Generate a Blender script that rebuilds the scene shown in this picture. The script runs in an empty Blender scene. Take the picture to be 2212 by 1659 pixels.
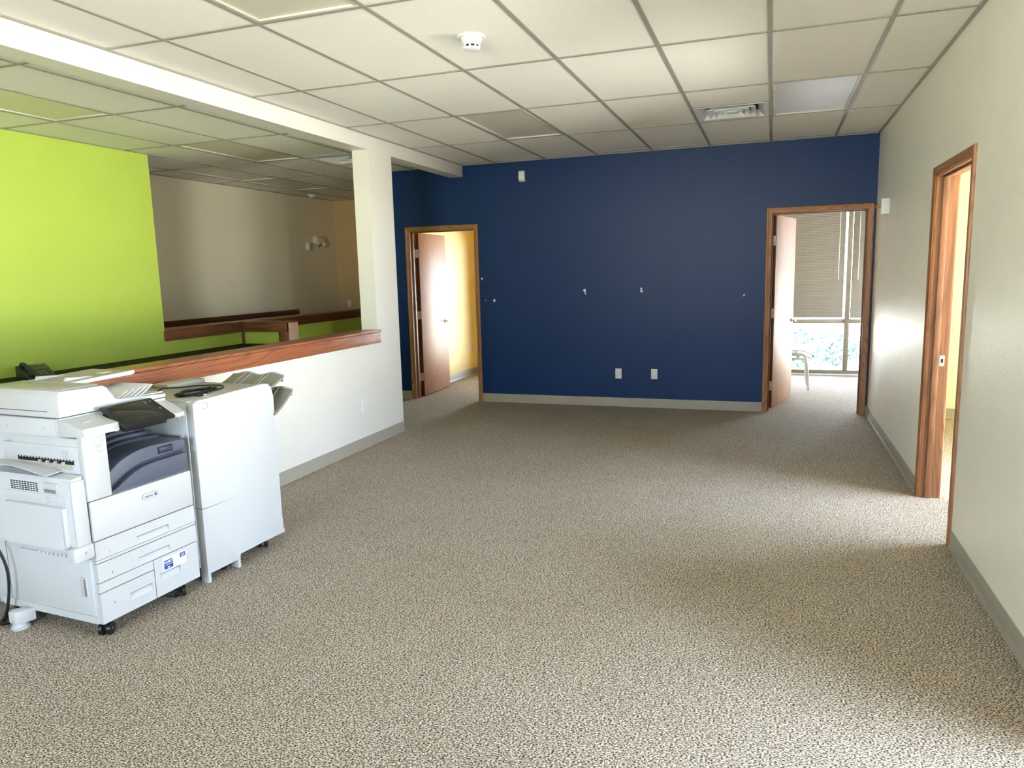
import bpy, bmesh, math, random
from mathutils import Vector, Matrix
random.seed(7)
scene = bpy.context.scene
C = scene.collection

# ------------------------------------------------------------------ camera
W_PX, H_PX, F_PX = 2212.0, 1659.0, 1575.8
YAW, PITCH, ROLL = -0.3427, -0.1516, -0.0257
fwd = Vector((math.sin(YAW)*math.cos(PITCH), math.cos(YAW)*math.cos(PITCH), math.sin(PITCH)))
r0 = Vector((math.cos(YAW), -math.sin(YAW), 0)); u0 = r0.cross(fwd)
rt = r0*math.cos(ROLL) + u0*math.sin(ROLL); up = -r0*math.sin(ROLL) + u0*math.cos(ROLL)
cam_d = bpy.data.cameras.new('camera'); cam_d.sensor_fit = 'HORIZONTAL'; cam_d.sensor_width = 36
cam_d.lens = F_PX/W_PX*36; cam_d.clip_start = 0.05; cam_d.clip_end = 200
cam = bpy.data.objects.new('camera', cam_d); C.objects.link(cam)
M = Matrix.Identity(4)
for i in range(3):
    M[i][0], M[i][1], M[i][2] = rt[i], up[i], -fwd[i]
M[0][3], M[1][3], M[2][3] = 0.0458, 0.0, 1.5725
cam.matrix_world = M
scene.camera = cam

# ------------------------------------------------------------------ world, daylight, exposure
SKY = 30.0
world = bpy.data.worlds.new('sky'); scene.world = world; world.use_nodes = True
wn = world.node_tree.nodes; wl = world.node_tree.links
bg = wn['Background']; bg.inputs['Strength'].default_value = SKY
tcw = wn.new('ShaderNodeTexCoord'); sx = wn.new('ShaderNodeSeparateXYZ'); rw = wn.new('ShaderNodeValToRGB')
wl.new(tcw.outputs['Generated'], sx.inputs[0]); wl.new(sx.outputs['Z'], rw.inputs['Fac']); wl.new(rw.outputs['Color'], bg.inputs['Color'])
# plain day: sunlit pale ground below the horizon, even bright sky above it
rw.color_ramp.interpolation = 'LINEAR'
rw.color_ramp.elements[0].position = 0.0; rw.color_ramp.elements[0].color = (1.60, 1.53, 1.38, 1)
rw.color_ramp.elements[1].position = 0.02; rw.color_ramp.elements[1].color = (0.70, 0.80, 1.0, 1)
vs = scene.view_settings
vs.view_transform = 'Standard'; vs.look = 'None'; vs.gamma = 1.0; vs.use_curve_mapping = False
vs.exposure = 0.58
scene.cycles.max_bounces = 12; scene.cycles.diffuse_bounces = 8; scene.cycles.glossy_bounces = 3
scene.cycles.transparent_max_bounces = 12; scene.cycles.caustics_reflective = False; scene.cycles.caustics_refractive = False
scene.cycles.use_denoising = True

sun_d = bpy.data.lights.new('sun', 'SUN'); sun_d.energy = 260.0; sun_d.angle = math.radians(0.6); sun_d.color = (1.0, 0.95, 0.87)
sun = bpy.data.objects.new('sun', sun_d); C.objects.link(sun); sun.location = (8, 4, 20)
sun.rotation_euler = Vector((-0.40, -0.15, -1.0)).to_track_quat('-Z', 'Y').to_euler()   # high sun, stays inside the outer rooms

def portal(name, loc, direction, sx, sy):
    """guides the sky light through a window opening (gives off nothing itself)"""
    d = bpy.data.lights.new(name, 'AREA'); d.shape = 'RECTANGLE'; d.size = sx; d.size_y = sy
    d.cycles.is_portal = True
    o = bpy.data.objects.new(name, d); C.objects.link(o); o.location = loc
    o.rotation_euler = Vector(direction).to_track_quat('-Z', 'Z').to_euler()
portal('daylight_office_right', (0.80, 11.28, 1.33), (0, -1, 0), 2.6, 2.56)
portal('daylight_added_side', (2.38, 10.6, 0.9), (-1, 0, 0), 0.7, 1.2)  # belongs to the added side window
portal('daylight_office_left', (-3.325, 11.28, 1.10), (0, -1, 0), 0.75, 2.0)
portal('daylight_side_far', (3.38, 5.02, 1.35), (-1, 0, 0), 2.5, 2.5)
portal('daylight_entry', (2.28, 1.70, 1.075), (-1, 0, 0), 2.6, 2.05)
portal('daylight_front', (-1.4, -2.58, 1.55), (0, 1, 0), 1.8, 1.5)

# ------------------------------------------------------------------ materials
def srgb(r, g, b):
    def f(c):
        c /= 255.0
        return c/12.92 if c <= 0.04045 else ((c+0.055)/1.055)**2.4
    return (f(r), f(g), f(b), 1.0)
MATS = {}
class NT:
    def __init__(s, name):
        s.m = bpy.data.materials.new(name); s.m.use_nodes = True; MATS[name] = s.m
        s.n = s.m.node_tree.nodes; s.l = s.m.node_tree.links; s.b = s.n['Principled BSDF']
    def add(s, t, **kw):
        nd = s.n.new(t)
        for k, v in kw.items():
            if k in nd.inputs: nd.inputs[k].default_value = v
            else: setattr(nd, k, v)
        return nd
    def coords(s, scale=(1, 1, 1)):
        tc = s.add('ShaderNodeTexCoord'); mp = s.add('ShaderNodeMapping'); mp.inputs['Scale'].default_value = scale
        s.l.new(tc.outputs['Object'], mp.inputs['Vector']); return mp.outputs['Vector']
    def ramp(s, fac, stops):
        r = s.add('ShaderNodeValToRGB'); e = r.color_ramp.elements
        while len(e) < len(stops): e.new(0.5)
        for i, (p, c) in enumerate(stops): e[i].position = p; e[i].color = c
        s.l.new(fac, r.inputs['Fac']); return r.outputs['Color']
    def bump(s, h, strength, dist=0.002):
        b = s.add('ShaderNodeBump'); b.inputs['Strength'].default_value = strength; b.inputs['Distance'].default_value = dist
        s.l.new(h, b.inputs['Height']); s.l.new(b.outputs['Normal'], s.b.inputs['Normal']); return b
def paint(name, col, rough=0.5, bscale=140, bump=0.12, var=0.03, spec=0.5, metal=0.0, dist=0.0015):
    t = NT(name); v = t.coords()
    n = t.add('ShaderNodeTexNoise', Scale=bscale, Detail=3.0); t.l.new(v, n.inputs['Vector'])
    n2 = t.add('ShaderNodeTexNoise', Scale=2.5, Detail=4.0); t.l.new(v, n2.inputs['Vector'])
    c = srgb(*col); lo = tuple(x*(1-var) for x in c[:3])+(1,); hi = tuple(min(1, x*(1+var)) for x in c[:3])+(1,)
    t.l.new(t.ramp(n2.outputs['Fac'], [(0.3, lo), (0.7, hi)]), t.b.inputs['Base Color'])
    t.b.inputs['Roughness'].default_value = rough; t.b.inputs['Specular IOR Level'].default_value = spec
    t.b.inputs['Metallic'].default_value = metal
    if bump: t.bump(n.outputs['Fac'], bump, dist)
    return t.m
def wood(name, light, dark, axis, rough=0.38, rings=150.0, amount=0.5, coat=0.0, across=3.2, along=0.35):
    """plain-sawn oak: thin dark growth lines that wander along the board, plus fine pores"""
    t = NT(name); k = 'xyz'.index(axis)
    sc = [across]*3; sc[k] = along
    v = t.coords(tuple(sc))
    n = t.add('ShaderNodeTexNoise', Scale=1.0, Detail=1.5, Distortion=0.15); t.l.new(v, n.inputs['Vector'])
    mu = t.add('ShaderNodeMath', operation='MULTIPLY'); mu.inputs[1].default_value = rings; t.l.new(n.outputs['Fac'], mu.inputs[0])
    sn = t.add('ShaderNodeMath', operation='SINE'); t.l.new(mu.outputs[0], sn.inputs[0])
    h = t.add('ShaderNodeMath', operation='MULTIPLY_ADD'); h.inputs[1].default_value = 0.5; h.inputs[2].default_value = 0.5; t.l.new(sn.outputs[0], h.inputs[0])
    pw = t.add('ShaderNodeMath', operation='POWER'); pw.inputs[1].default_value = 3.0; t.l.new(h.outputs[0], pw.inputs[0])
    sc2 = [170.0]*3; sc2[k] = 5.0
    v2 = t.coords(tuple(sc2))
    f = t.add('ShaderNodeTexNoise', Scale=1.0, Detail=3.0); t.l.new(v2, f.inputs['Vector'])
    a1 = t.add('ShaderNodeMath', operation='MULTIPLY_ADD'); a1.inputs[1].default_value = -amount; a1.inputs[2].default_value = 0.55; t.l.new(pw.outputs[0], a1.inputs[0])
    a2 = t.add('ShaderNodeMath', operation='MULTIPLY_ADD'); a2.inputs[1].default_value = 0.8; t.l.new(f.outputs['Fac'], a2.inputs[0]); t.l.new(a1.outputs[0], a2.inputs[2])
    col = t.ramp(a2.outputs[0], [(0.35, srgb(*dark)), (1.0, srgb(*light))])
    t.l.new(col, t.b.inputs['Base Color']); t.b.inputs['Roughness'].default_value = rough
    t.b.inputs['Coat Weight'].default_value = coat; t.b.inputs['Coat Roughness'].default_value = 0.25
    t.bump(a2.outputs[0], 0.2, 0.0008)
    return t.m
def carpet():
    """loop pile: soft flecks in short staggered rows, dark between the loops"""
    t = NT('carpet'); v = t.coords((1.0, 1.45, 1.0))
    n = t.add('ShaderNodeTexNoise', Scale=128.0, Detail=1.6, Roughness=0.6, Distortion=0.25); n.noise_dimensions = '2D'; t.l.new(v, n.inputs['Vector'])
    loop = t.ramp(n.outputs['Fac'], [(0.33, srgb(58, 50, 42)), (0.46, srgb(142, 130, 113)), (0.55, srgb(186, 175, 158)), (0.68, srgb(226, 217, 204))])
    vo = t.add('ShaderNodeTexVoronoi', Scale=52.0, Randomness=1.0); vo.voronoi_dimensions = '2D'; t.l.new(v, vo.inputs['Vector'])
    sep = t.add('ShaderNodeSeparateColor'); t.l.new(vo.outputs['Color'], sep.inputs['Color'])
    tuft = t.ramp(sep.outputs['Red'], [(0.0, (0.80, 0.79, 0.77, 1)), (0.6, (1, 1, 1, 1))])
    big = t.add('ShaderNodeTexNoise', Scale=1.6, Detail=5.0); t.l.new(v, big.inputs['Vector'])
    bl = t.ramp(big.outputs['Fac'], [(0.3, (0.94, 0.93, 0.92, 1)), (0.65, (1, 1, 1, 1))])
    m1 = t.add('ShaderNodeMix', data_type='RGBA', blend_type='MULTIPLY'); m1.inputs[0].default_value = 1.0
    t.l.new(loop, m1.inputs[6]); t.l.new(tuft, m1.inputs[7])
    m2 = t.add('ShaderNodeMix', data_type='RGBA', blend_type='MULTIPLY'); m2.inputs[0].default_value = 1.0
    t.l.new(m1.outputs[2], m2.inputs[6]); t.l.new(bl, m2.inputs[7])
    t.l.new(m2.outputs[2], t.b.inputs['Base Color']); t.b.inputs['Roughness'].default_value = 0.95
    t.b.inputs['Specular IOR Level'].default_value = 0.1
    t.bump(n.outputs['Fac'], 0.5, 0.004)
    return t.m
def tile_mat():
    t = NT('ceiling_tile'); v = t.coords()
    n = t.add('ShaderNodeTexNoise', Scale=170.0, Detail=4.0, Roughness=0.7); t.l.new(v, n.inputs['Vector'])
    t.l.new(t.ramp(n.outputs['Fac'], [(0.36, srgb(218, 214, 204)), (0.5, srgb(240, 237, 229))]), t.b.inputs['Base Color'])
    t.b.inputs['Roughness'].default_value = 0.95; t.b.inputs['Specular IOR Level'].default_value = 0.15
    t.bump(n.outputs['Fac'], 0.3, 0.002); return t.m
def glass():
    t = NT('window_glass'); o = t.n['Material Output']
    tr = t.add('ShaderNodeBsdfTransparent'); tr.inputs['Color'].default_value = (0.93, 0.96, 0.97, 1)
    gl = t.add('ShaderNodeBsdfGlossy', Roughness=0.02)
    fr = t.add('ShaderNodeFresnel', IOR=1.45); mx = t.add('ShaderNodeMixShader')
    t.l.new(fr.outputs[0], mx.inputs[0]); t.l.new(tr.outputs[0], mx.inputs[1]); t.l.new(gl.outputs[0], mx.inputs[2]); t.l.new(mx.outputs[0], o.inputs['Surface'])
    return t.m
def translucent(name, col, amount, rough=0.5):
    t = NT(name); o = t.n['Material Output']
    v = t.coords(); n = t.add('ShaderNodeTexNoise', Scale=30.0, Detail=2.0); t.l.new(v, n.inputs['Vector'])
    c = srgb(*col); col_o = t.ramp(n.outputs['Fac'], [(0.3, tuple(x*0.95 for x in c[:3])+(1,)), (0.7, c)])
    t.l.new(col_o, t.b.inputs['Base Color']); t.b.inputs['Roughness'].default_value = rough
    tl = t.add('ShaderNodeBsdfTranslucent'); t.l.new(col_o, tl.inputs['Color'])
    mx = t.add('ShaderNodeMixShader'); mx.inputs[0].default_value = amount
    t.l.new(t.b.outputs[0], mx.inputs[1]); t.l.new(tl.outputs[0], mx.inputs[2]); t.l.new(mx.outputs[0], o.inputs['Surface'])
    return t.m
def leaf_mat():
    t = NT('shrub_leaves'); v = t.coords()
    n = t.add('ShaderNodeTexNoise', Scale=9.0, Detail=3.0); t.l.new(v, n.inputs['Vector'])
    t.l.new(t.ramp(n.outputs['Fac'], [(0.3, srgb(38, 58, 62)), (0.7, srgb(70, 96, 104))]), t.b.inputs['Base Color']); t.b.inputs['Roughness'].default_value = 0.6
    return t.m

carpet(); tile_mat(); glass(); leaf_mat()
paint('greige_paint', (243, 239, 227), 0.40, 95, 0.55, 0.02, 0.4, 0, 0.004)
paint('white_paint', (226, 225, 218), 0.45, 150, 0.15, 0.015)
paint('greige_paint_dim', (224, 221, 211), 0.42, 95, 0.45, 0.015, 0.4, 0, 0.003)  # copy of the right-wall paint, darkened to offset strong light on it
paint('blue_paint', (4, 44, 94), 0.40, 110, 0.5, 0.03, 0.28, 0, 0.003)
paint('green_paint', (190, 213, 90), 0.5, 150, 0.15, 0.02)
paint('beige_paint', (228, 218, 194), 0.55, 150, 0.15, 0.02)
paint('tan_paint', (206, 178, 128), 0.6, 150, 0.12, 0.02)
paint('yellow_paint', (240, 216, 138), 0.55, 150, 0.12, 0.02)
paint('cream_paint', (250, 244, 218), 0.55, 150, 0.12, 0.02)
paint('deck_white', (215, 210, 196), 0.9, 60, 0.1, 0.02)
paint('grid_white', (156, 152, 140), 0.5, 60, 0.0, 0.01)
paint('fixture_frame', (206, 202, 190), 0.5, 60, 0.0, 0.01)
paint('rubber_base', (158, 152, 138), 0.5, 40, 0.05, 0.03)
paint('white_plastic', (226, 228, 228), 0.4, 300, 0.04, 0.005)
paint('printer_white', (192, 194, 194), 0.42, 400, 0.06, 0.004, 0.45)
paint('printer_grey', (196, 200, 201), 0.45, 400, 0.06, 0.005, 0.45)
paint('printer_top_grey', (176, 174, 160), 0.5, 400, 0.1, 0.006, 0.4)
paint('tray_taupe', (132, 128, 116), 0.5, 300, 0.06, 0.01, 0.4)
paint('printer_blue', (50, 56, 74), 0.33, 300, 0.05, 0.02, 0.5)
paint('printer_blue_light', (82, 88, 104), 0.36, 300, 0.05, 0.02, 0.5)
paint('black_plastic', (22, 22, 24), 0.35, 200, 0.05, 0.05)
paint('phone_plastic', (40, 42, 46), 0.42, 200, 0.05, 0.05)
paint('screen_black', (30, 31, 24), 0.12, 50, 0.0, 0.02)
paint('phone_display', (74, 66, 46), 0.2, 50, 0.0, 0.02)
paint('key_grey', (112, 118, 112), 0.5, 100, 0.0, 0.02)
paint('seam_dark', (88, 92, 98), 0.6, 100, 0.0, 0.02)
paint('print_grey', (110, 112, 118), 0.6, 100, 0.0, 0.02)
paint('label_blue', (38, 66, 138), 0.45, 100, 0.0, 0.02)
paint('lens_grey', (212, 206, 190), 0.35, 220, 0.15, 0.03)
paint('lens_cool', (222, 224, 228), 0.35, 220, 0.15, 0.03)
paint('counter_black', (30, 27, 27), 0.5, 120, 0.05, 0.15, 0.03)
paint('brushed_nickel', (176, 170, 152), 0.32, 200, 0.05, 0.03, 0.5, 1.0)
paint('hinge_steel', (206, 200, 182), 0.45, 200, 0.03, 0.02, 0.5, 0.6)
paint('brass', (190, 150, 70), 0.35, 100, 0.0, 0.02, 0.5, 1.0)
paint('bronze_frame', (128, 120, 106), 0.45, 100, 0.03, 0.03, 0.5, 0.3)
paint('chrome_tube', (205, 206, 208), 0.3, 100, 0.0, 0.02, 0.5, 0.5)
paint('chair_shell', (228, 232, 240), 0.45, 200, 0.04, 0.02)
paint('plaster_fill', (232, 230, 224), 0.9, 120, 0.4, 0.04)
paint('cable_black', (18, 18, 20), 0.4, 200, 0.02, 0.05)
paint('slot_black', (12, 12, 14), 0.7, 100, 0.0, 0.02)
paint('pavement', (190, 186, 178), 0.9, 6, 0.2, 0.08)
paint('bark', (100, 84, 66), 0.9, 40, 0.4, 0.1)
paint('label_cream', (240, 232, 190), 0.6, 40, 0.0, 0.02)
paint('blind_slat', (122, 117, 110), 0.5, 100, 0.0, 0.02)
translucent('paper', (244, 246, 246), 0.2, 0.7)
for ax in 'xyz':
    wood('oak_'+ax, (166, 116, 74), (104, 68, 38), ax, 0.45, 220.0, 0.3, 0.05, 4.0)
wood('jamb_dim_z', (134, 92, 58), (88, 58, 34), 'z', 0.5, 220.0, 0.3, 0.0, 4.0)  # casing oak with its colour darkened against the strong light on jambs
wood('jamb_dim_x', (134, 92, 58), (88, 58, 34), 'x', 0.5, 220.0, 0.3, 0.0, 4.0)
wood('door_oak', (166, 120, 82), (136, 92, 60), 'z', 0.5, 200.0, 0.2, 0.0, 2.4)
wood('cap_oak', (166, 102, 68), (102, 56, 34), 'y', 0.34, 260.0, 0.3, 0.12, 2.6, 0.5)
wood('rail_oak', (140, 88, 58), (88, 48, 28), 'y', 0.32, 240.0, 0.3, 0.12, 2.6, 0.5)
wood('cap_oak_x', (136, 86, 56), (86, 46, 28), 'x', 0.34, 240.0, 0.3, 0.1, 2.6, 0.5)
wood('cap_oak_z', (136, 86, 56), (86, 46, 28), 'z', 0.34, 240.0, 0.3, 0.1, 2.6, 0.5)
wood('post_oak_lit', (224, 190, 164), (176, 136, 110), 'z', 0.30, 240.0, 0.3, 0.3, 2.6, 0.5)  # paler copy of the rail oak, light from the doorway painted in
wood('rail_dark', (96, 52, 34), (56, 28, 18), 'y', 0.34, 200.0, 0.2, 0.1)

# ------------------------------------------------------------------ mesh helpers
class MB:
    def __init__(s): s.bm = bmesh.new()
    def box(s, x0, x1, y0, y1, z0, z1, bev=0.0, seg=2):
        m = Matrix.Translation(((x0+x1)/2, (y0+y1)/2, (z0+z1)/2)) @ Matrix.Diagonal((x1-x0, y1-y0, z1-z0, 1))
        g = bmesh.ops.create_cube(s.bm, size=1.0, matrix=m)
        if bev > 0:
            es = list({e for v in g['verts'] for e in v.link_edges})
            bmesh.ops.bevel(s.bm, geom=es, offset=bev, segments=seg, profile=0.5, affect='EDGES', clamp_overlap=True)
        return s
    def prism(s, pts, axis, a0, a1, bev=0.0):
        def P(p, a):
            if axis == 'x': return (a, p[0], p[1])
            if axis == 'y': return (p[0], a, p[1])
            return (p[0], p[1], a)
        A = [s.bm.verts.new(P(p, a0)) for p in pts]; B = [s.bm.verts.new(P(p, a1)) for p in pts]
        fs = [s.bm.faces.new(A), s.bm.faces.new(B[::-1])]
        n = len(pts)
        for i in range(n): fs.append(s.bm.faces.new((A[i], B[i], B[(i+1) % n], A[(i+1) % n])))
        if bev > 0:
            es = [e for e in fs[0].edges] + [e for e in fs[1].edges]
            bmesh.ops.bevel(s.bm, geom=es, offset=bev, segments=2, profile=0.5, affect='EDGES', clamp_overlap=True)
        return s
    def cyl(s, p0, p1, r, seg=16, r2=None, cap=True):
        p0, p1 = Vector(p0), Vector(p1); d = p1-p0
        q = d.to_track_quat('Z', 'Y').to_matrix().to_4x4()
        bmesh.ops.create_cone(s.bm, cap_ends=cap, segments=seg, radius1=r, radius2=r if r2 is None else r2, depth=d.length,
                              matrix=Matrix.Translation((p0+p1)/2) @ q)
        return s
    def sphere(s, c, r, sx=1, sy=1, sz=1, seg=12):
        bmesh.ops.create_uvsphere(s.bm, u_segments=seg, v_segments=max(6, seg//2), radius=r,
                                  matrix=Matrix.Translation(c) @ Matrix.Diagonal((sx, sy, sz, 1)))
        return s
    def lathe(s, prof, c=(0, 0, 0), seg=24, mat=None):
        c = Vector(c); rings = []
        for r, z in prof:
            ring = []
            for i in range(seg):
                a = 2*math.pi*i/seg; p = Vector((r*math.cos(a), r*math.sin(a), z))
                if mat: p = mat @ p
                ring.append(s.bm.verts.new(c+p))
            rings.append(ring)
        for a, b in zip(rings, rings[1:]):
            for i in range(seg): s.bm.faces.new((a[i], a[(i+1) % seg], b[(i+1) % seg], b[i]))
        s.bm.faces.new(rings[0][::-1]); s.bm.faces.new(rings[-1])
        return s
    def tube(s, path, r, seg=8):
        path = [Vector(p) for p in path]; rings = []; n = len(path)
        prev = None
        for i, p in enumerate(path):
            t = (path[min(i+1, n-1)]-path[max(i-1, 0)]).normalized()
            if prev is None:
                a = t.orthogonal().normalized()
            else:
                a = (prev - t*prev.dot(t))
                a = a.normalized() if a.length > 1e-6 else t.orthogonal().normalized()
            prev = a; b = t.cross(a)
            rings.append([s.bm.verts.new(p + (a*math.cos(2*math.pi*k/seg) + b*math.sin(2*math.pi*k/seg))*r) for k in range(seg)])
        for A, B in zip(rings, rings[1:]):
            for k in range(seg): s.bm.faces.new((A[k], A[(k+1) % seg], B[(k+1) % seg], B[k]))
        s.bm.faces.new(rings[0][::-1]); s.bm.faces.new(rings[-1])
        return s
    def slab(s, fn, nu, nv, thick):
        """curved sheet with thickness; fn(i/nu, j/nv) -> point, thick vector"""
        T = Vector(thick)
        top = [[s.bm.verts.new(Vector(fn(i/nu, j/nv))) for j in range(nv+1)] for i in range(nu+1)]
        bot = [[s.bm.verts.new(v.co + T) for v in row] for row in top]
        for i in range(nu):
            for j in range(nv):
                s.bm.faces.new((top[i][j], top[i+1][j], top[i+1][j+1], top[i][j+1]))
                s.bm.faces.new((bot[i][j], bot[i][j+1], bot[i+1][j+1], bot[i+1][j]))
        for i in range(nu):
            s.bm.faces.new((top[i][0], bot[i][0], bot[i+1][0], top[i+1][0]))
            s.bm.faces.new((top[i][nv], top[i+1][nv], bot[i+1][nv], bot[i][nv]))
        for j in range(nv):
            s.bm.faces.new((top[0][j], top[0][j+1], bot[0][j+1], bot[0][j]))
            s.bm.faces.new((top[nu][j], bot[nu][j], bot[nu][j+1], top[nu][j+1]))
        return s
    def mesh(s, name, mats, chooser=None, sharp=0.55):
        bm = s.bm
        bmesh.ops.recalc_face_normals(bm, faces=bm.faces[:])
        for f in bm.faces:
            f.smooth = True
            if chooser: f.material_index = chooser(f)
        for e in bm.edges:
            if len(e.link_faces) == 2 and e.calc_face_angle(0.0) > sharp: e.smooth = False
        me = bpy.data.meshes.new(name); bm.to_mesh(me); bm.free()
        for m in (mats if isinstance(mats, (list, tuple)) else [mats]): me.materials.append(MATS[m])
        return me
    def build(s, name, mats, parent=None, chooser=None, loc=None, rot=None, sharp=0.55):
        return link(name, s.mesh(name, mats, chooser, sharp), parent, loc, rot)
def link(name, me, parent=None, loc=None, rot=None):
    o = bpy.data.objects.new(name, me); C.objects.link(o)
    if parent: o.parent = parent
    if loc: o.location = loc
    if rot: o.rotation_euler = rot
    return o
def empty(name, loc=(0, 0, 0), rz=0.0, parent=None):
    o = bpy.data.objects.new(name, None); C.objects.link(o); o.location = loc; o.rotation_euler = (0, 0, rz)
    o.empty_display_size = 0.1
    if parent: o.parent = parent
    return o
def tag(o, label, cat, group=None):
    o['label'] = label; o['category'] = cat
    if group: o['group'] = group
    return o
def struct(o, label=None):
    o['kind'] = 'structure'
    if label: o['label'] = label
    return o
def box(name, mat, x0, x1, y0, y1, z0, z1, parent=None, bev=0.0):
    return MB().box(x0, x1, y0, y1, z0, z1, bev).build(name, mat, parent)
def text(s, size, name, mat, parent, loc, rot, depth=0.0006, align='CENTER', bold=0.0):
    cu = bpy.data.curves.new(name, 'FONT'); cu.body = s; cu.size = size; cu.extrude = depth; cu.align_x = align; cu.align_y = 'CENTER'
    cu.resolution_u = 3; cu.offset = bold
    t = bpy.data.objects.new(name, cu); C.objects.link(t)
    me = bpy.data.meshes.new_from_object(t); bpy.data.objects.remove(t)
    me.materials.clear(); me.materials.append(MATS[mat])
    return link(name, me, parent, loc, rot)

# ------------------------------------------------------------------ room measures (metres)
H = 2.8455; XR = 1.018; YB = 8.298; XK = -3.465; T = 0.14; G = 0.6096
XG = -5.95; XB = -7.0; YF = 10.97; YEXT = 11.3; XEXT = 3.4; YREAR = -2.6
TOP = 2.95

def wall_with_holes(name, axis, a0, a1, b0, b1, z1, holes, mats, chooser=None):
    """wall running along axis from a0 to a1, thickness b0..b1, holes = [(h0,h1,z0,z1)]"""
    mb = MB()
    def bx(p0, p1, q0, q1):
        if p1-p0 < 1e-4 or q1-q0 < 1e-4: return
        if axis == 'x': mb.box(p0, p1, b0, b1, q0, q1)
        else: mb.box(b0, b1, p0, p1, q0, q1)
    cur = a0
    for h0, h1, z0, zt in sorted(holes):
        bx(cur, h0, 0, z1); bx(h0, h1, 0, z0); bx(h0, h1, zt, z1); cur = h1
    bx(cur, a1, 0, z1)
    return struct(mb.build(name, mats, None, chooser))

# floor and ground outside
floor = struct(box('floor', 'carpet', XB-0.1, XEXT+0.1, YREAR-0.1, YEXT+0.1, -0.12, 0.0), 'speckled taupe loop-pile carpet')
ground = struct(box('ground', 'pavement', -5, 5, YEXT+0.16, 14.6, -0.4, -0.18), 'pale ground outside the windows')

# door openings (clear sizes)
D1 = (-4.218, -3.357, 2.10); D2 = (0.035, 0.940, 2.113); D3 = (4.50, 5.40, 2.105); D4 = (1.75, 2.58, 2.105)
J = 0.02
wall_back = wall_with_holes('wall_back', 'x', -4.49, XR+0.12, YB, YB+T, TOP,
    [(D1[0]-J, D1[1]+J, 0, D1[2]+J), (D2[0]-J, D2[1]+J, 0, D2[2]+J)],
    ['blue_paint', 'yellow_paint', 'cream_paint', 'white_paint'],
    lambda f: 0 if f.normal.y < -0.5 else (1 if (f.normal.y > 0.5 and f.calc_center_median().x < -0.66) else (2 if f.normal.y < -0.5 else 3)))
struct(box('wall_side_back', 'cream_paint', XR+0.12, XEXT, YB, YB+T, 0, TOP))
wall_back['label'] = 'navy blue accent wall with two doorways'
wall_right = wall_with_holes('wall_right', 'y', YREAR, YB, XR, XR+0.12, TOP,
    [(D3[0]-J, D3[1]+J, 0, D3[2]+J), (D4[0]-J, D4[1]+J, 0, D4[2]+J)], ['greige_paint', 'cream_paint'],
    lambda f: 1 if f.normal.x > 0.5 else 0)
wall_right['label'] = 'pale greige textured wall on the right'
# offices behind the blue wall
struct(MB().box(-4.49, -4.37, YB+T, YEXT, 0, TOP).build('wall_office_left', ['yellow_paint', 'tan_paint'], None, lambda f: 1 if f.normal.x < -0.5 else 0), 'pale yellow office wall beyond the left doorway')
struct(box('wall_office_divider', 'yellow_paint', -0.72, -0.60, YB+T, YEXT, 0, TOP))
WIN7_ADDED = (10.25, 10.95, 0.30, 1.50)  # unseen side window, added to brighten this office and the far hall
wall_with_holes('wall_office_right', 'y', YB+T, YEXT, 2.4, 2.52, TOP, [WIN7_ADDED], ['white_paint'])
WIN1 = (-0.50, 2.10, 0.02, 2.62); WIN2 = (-3.70, -2.95, 0.10, 2.10)
wall_with_holes('wall_exterior_back', 'x', -4.49, 2.52, YEXT, YEXT+0.15, TOP, [WIN1, WIN2], ['yellow_paint', 'white_paint'],
                lambda f: 0 if f.calc_center_median().x < -0.66 else 1)
# offices behind the right wall
struct(box('wall_side_divider', 'cream_paint', XR+0.12, XEXT, 3.40, 3.52, 0, TOP))
struct(box('wall_side_end', 'cream_paint', XR+0.12, 2.3, 0.18, 0.30, 0, TOP))
WIN3 = (3.77, 6.27, 0.10, 2.60); WIN4 = (0.40, 3.00, 0.05, 2.10)
XENT = 2.3
wall_with_holes('wall_exterior_right', 'y', 3.40, YB, XEXT, XEXT+0.15, TOP, [WIN3], ['cream_paint'])
wall_with_holes('wall_entry', 'y', 0.18, 3.40, XENT, XENT+0.15, TOP, [WIN4], ['cream_paint'])
# reception side and rear
WIN5 = (-2.30, -0.50, 0.80, 2.30)
wall_with_holes('wall_front', 'x', XB-0.12, XR+0.12, YREAR-0.15, YREAR, TOP, [WIN5], ['greige_paint'])
struct(MB().box(XB-0.12, XB, YREAR, YF+0.12, 0, TOP).build('wall_left', 'beige_paint'), 'beige far wall behind the reception')
struct(MB().box(XB, -4.49, YF, YF+0.12, 0, TOP).build('wall_hall_end', 'tan_paint'), 'tan wall at the end of the hall')
struct(MB().box(XG-0.12, XG, YREAR, 6.0, 0, TOP).build('wall_green', ['green_paint', 'beige_paint'], None, lambda f: 0 if f.normal.x > 0.5 else 1), 'lime green wall behind the reception counter')
struct(MB().box(XG-0.12, XG, 6.0, YF, 0, 0.95).build('wall_low', 'green_paint'), 'low green wall under the oak rail')
struct(MB().box(XG, -5.28, 7.20, 7.33, 0, 0.95).build('wall_low_return', 'green_paint'), 'short green return of the low wall')
# white half wall with the post that carries the header
struct(MB().box(-3.635, XK, 0.6, 6.09, 0, 0.95).box(-3.635, XK, 6.09, 6.52, 0, 2.717).build('wall_half', 'greige_paint_dim'), 'white half wall with a square post at its end')
hd = struct(MB().box(-3.635, XK-0.01, YREAR, YB, 2.717, TOP).build('wall_header', 'greige_paint_dim'), 'boxed header running along the ceiling')
box('fascia_strip', 'greige_paint_dim', XK-0.01, XK-0.006, YREAR, YB, 2.800, H+0.004, hd)

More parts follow.
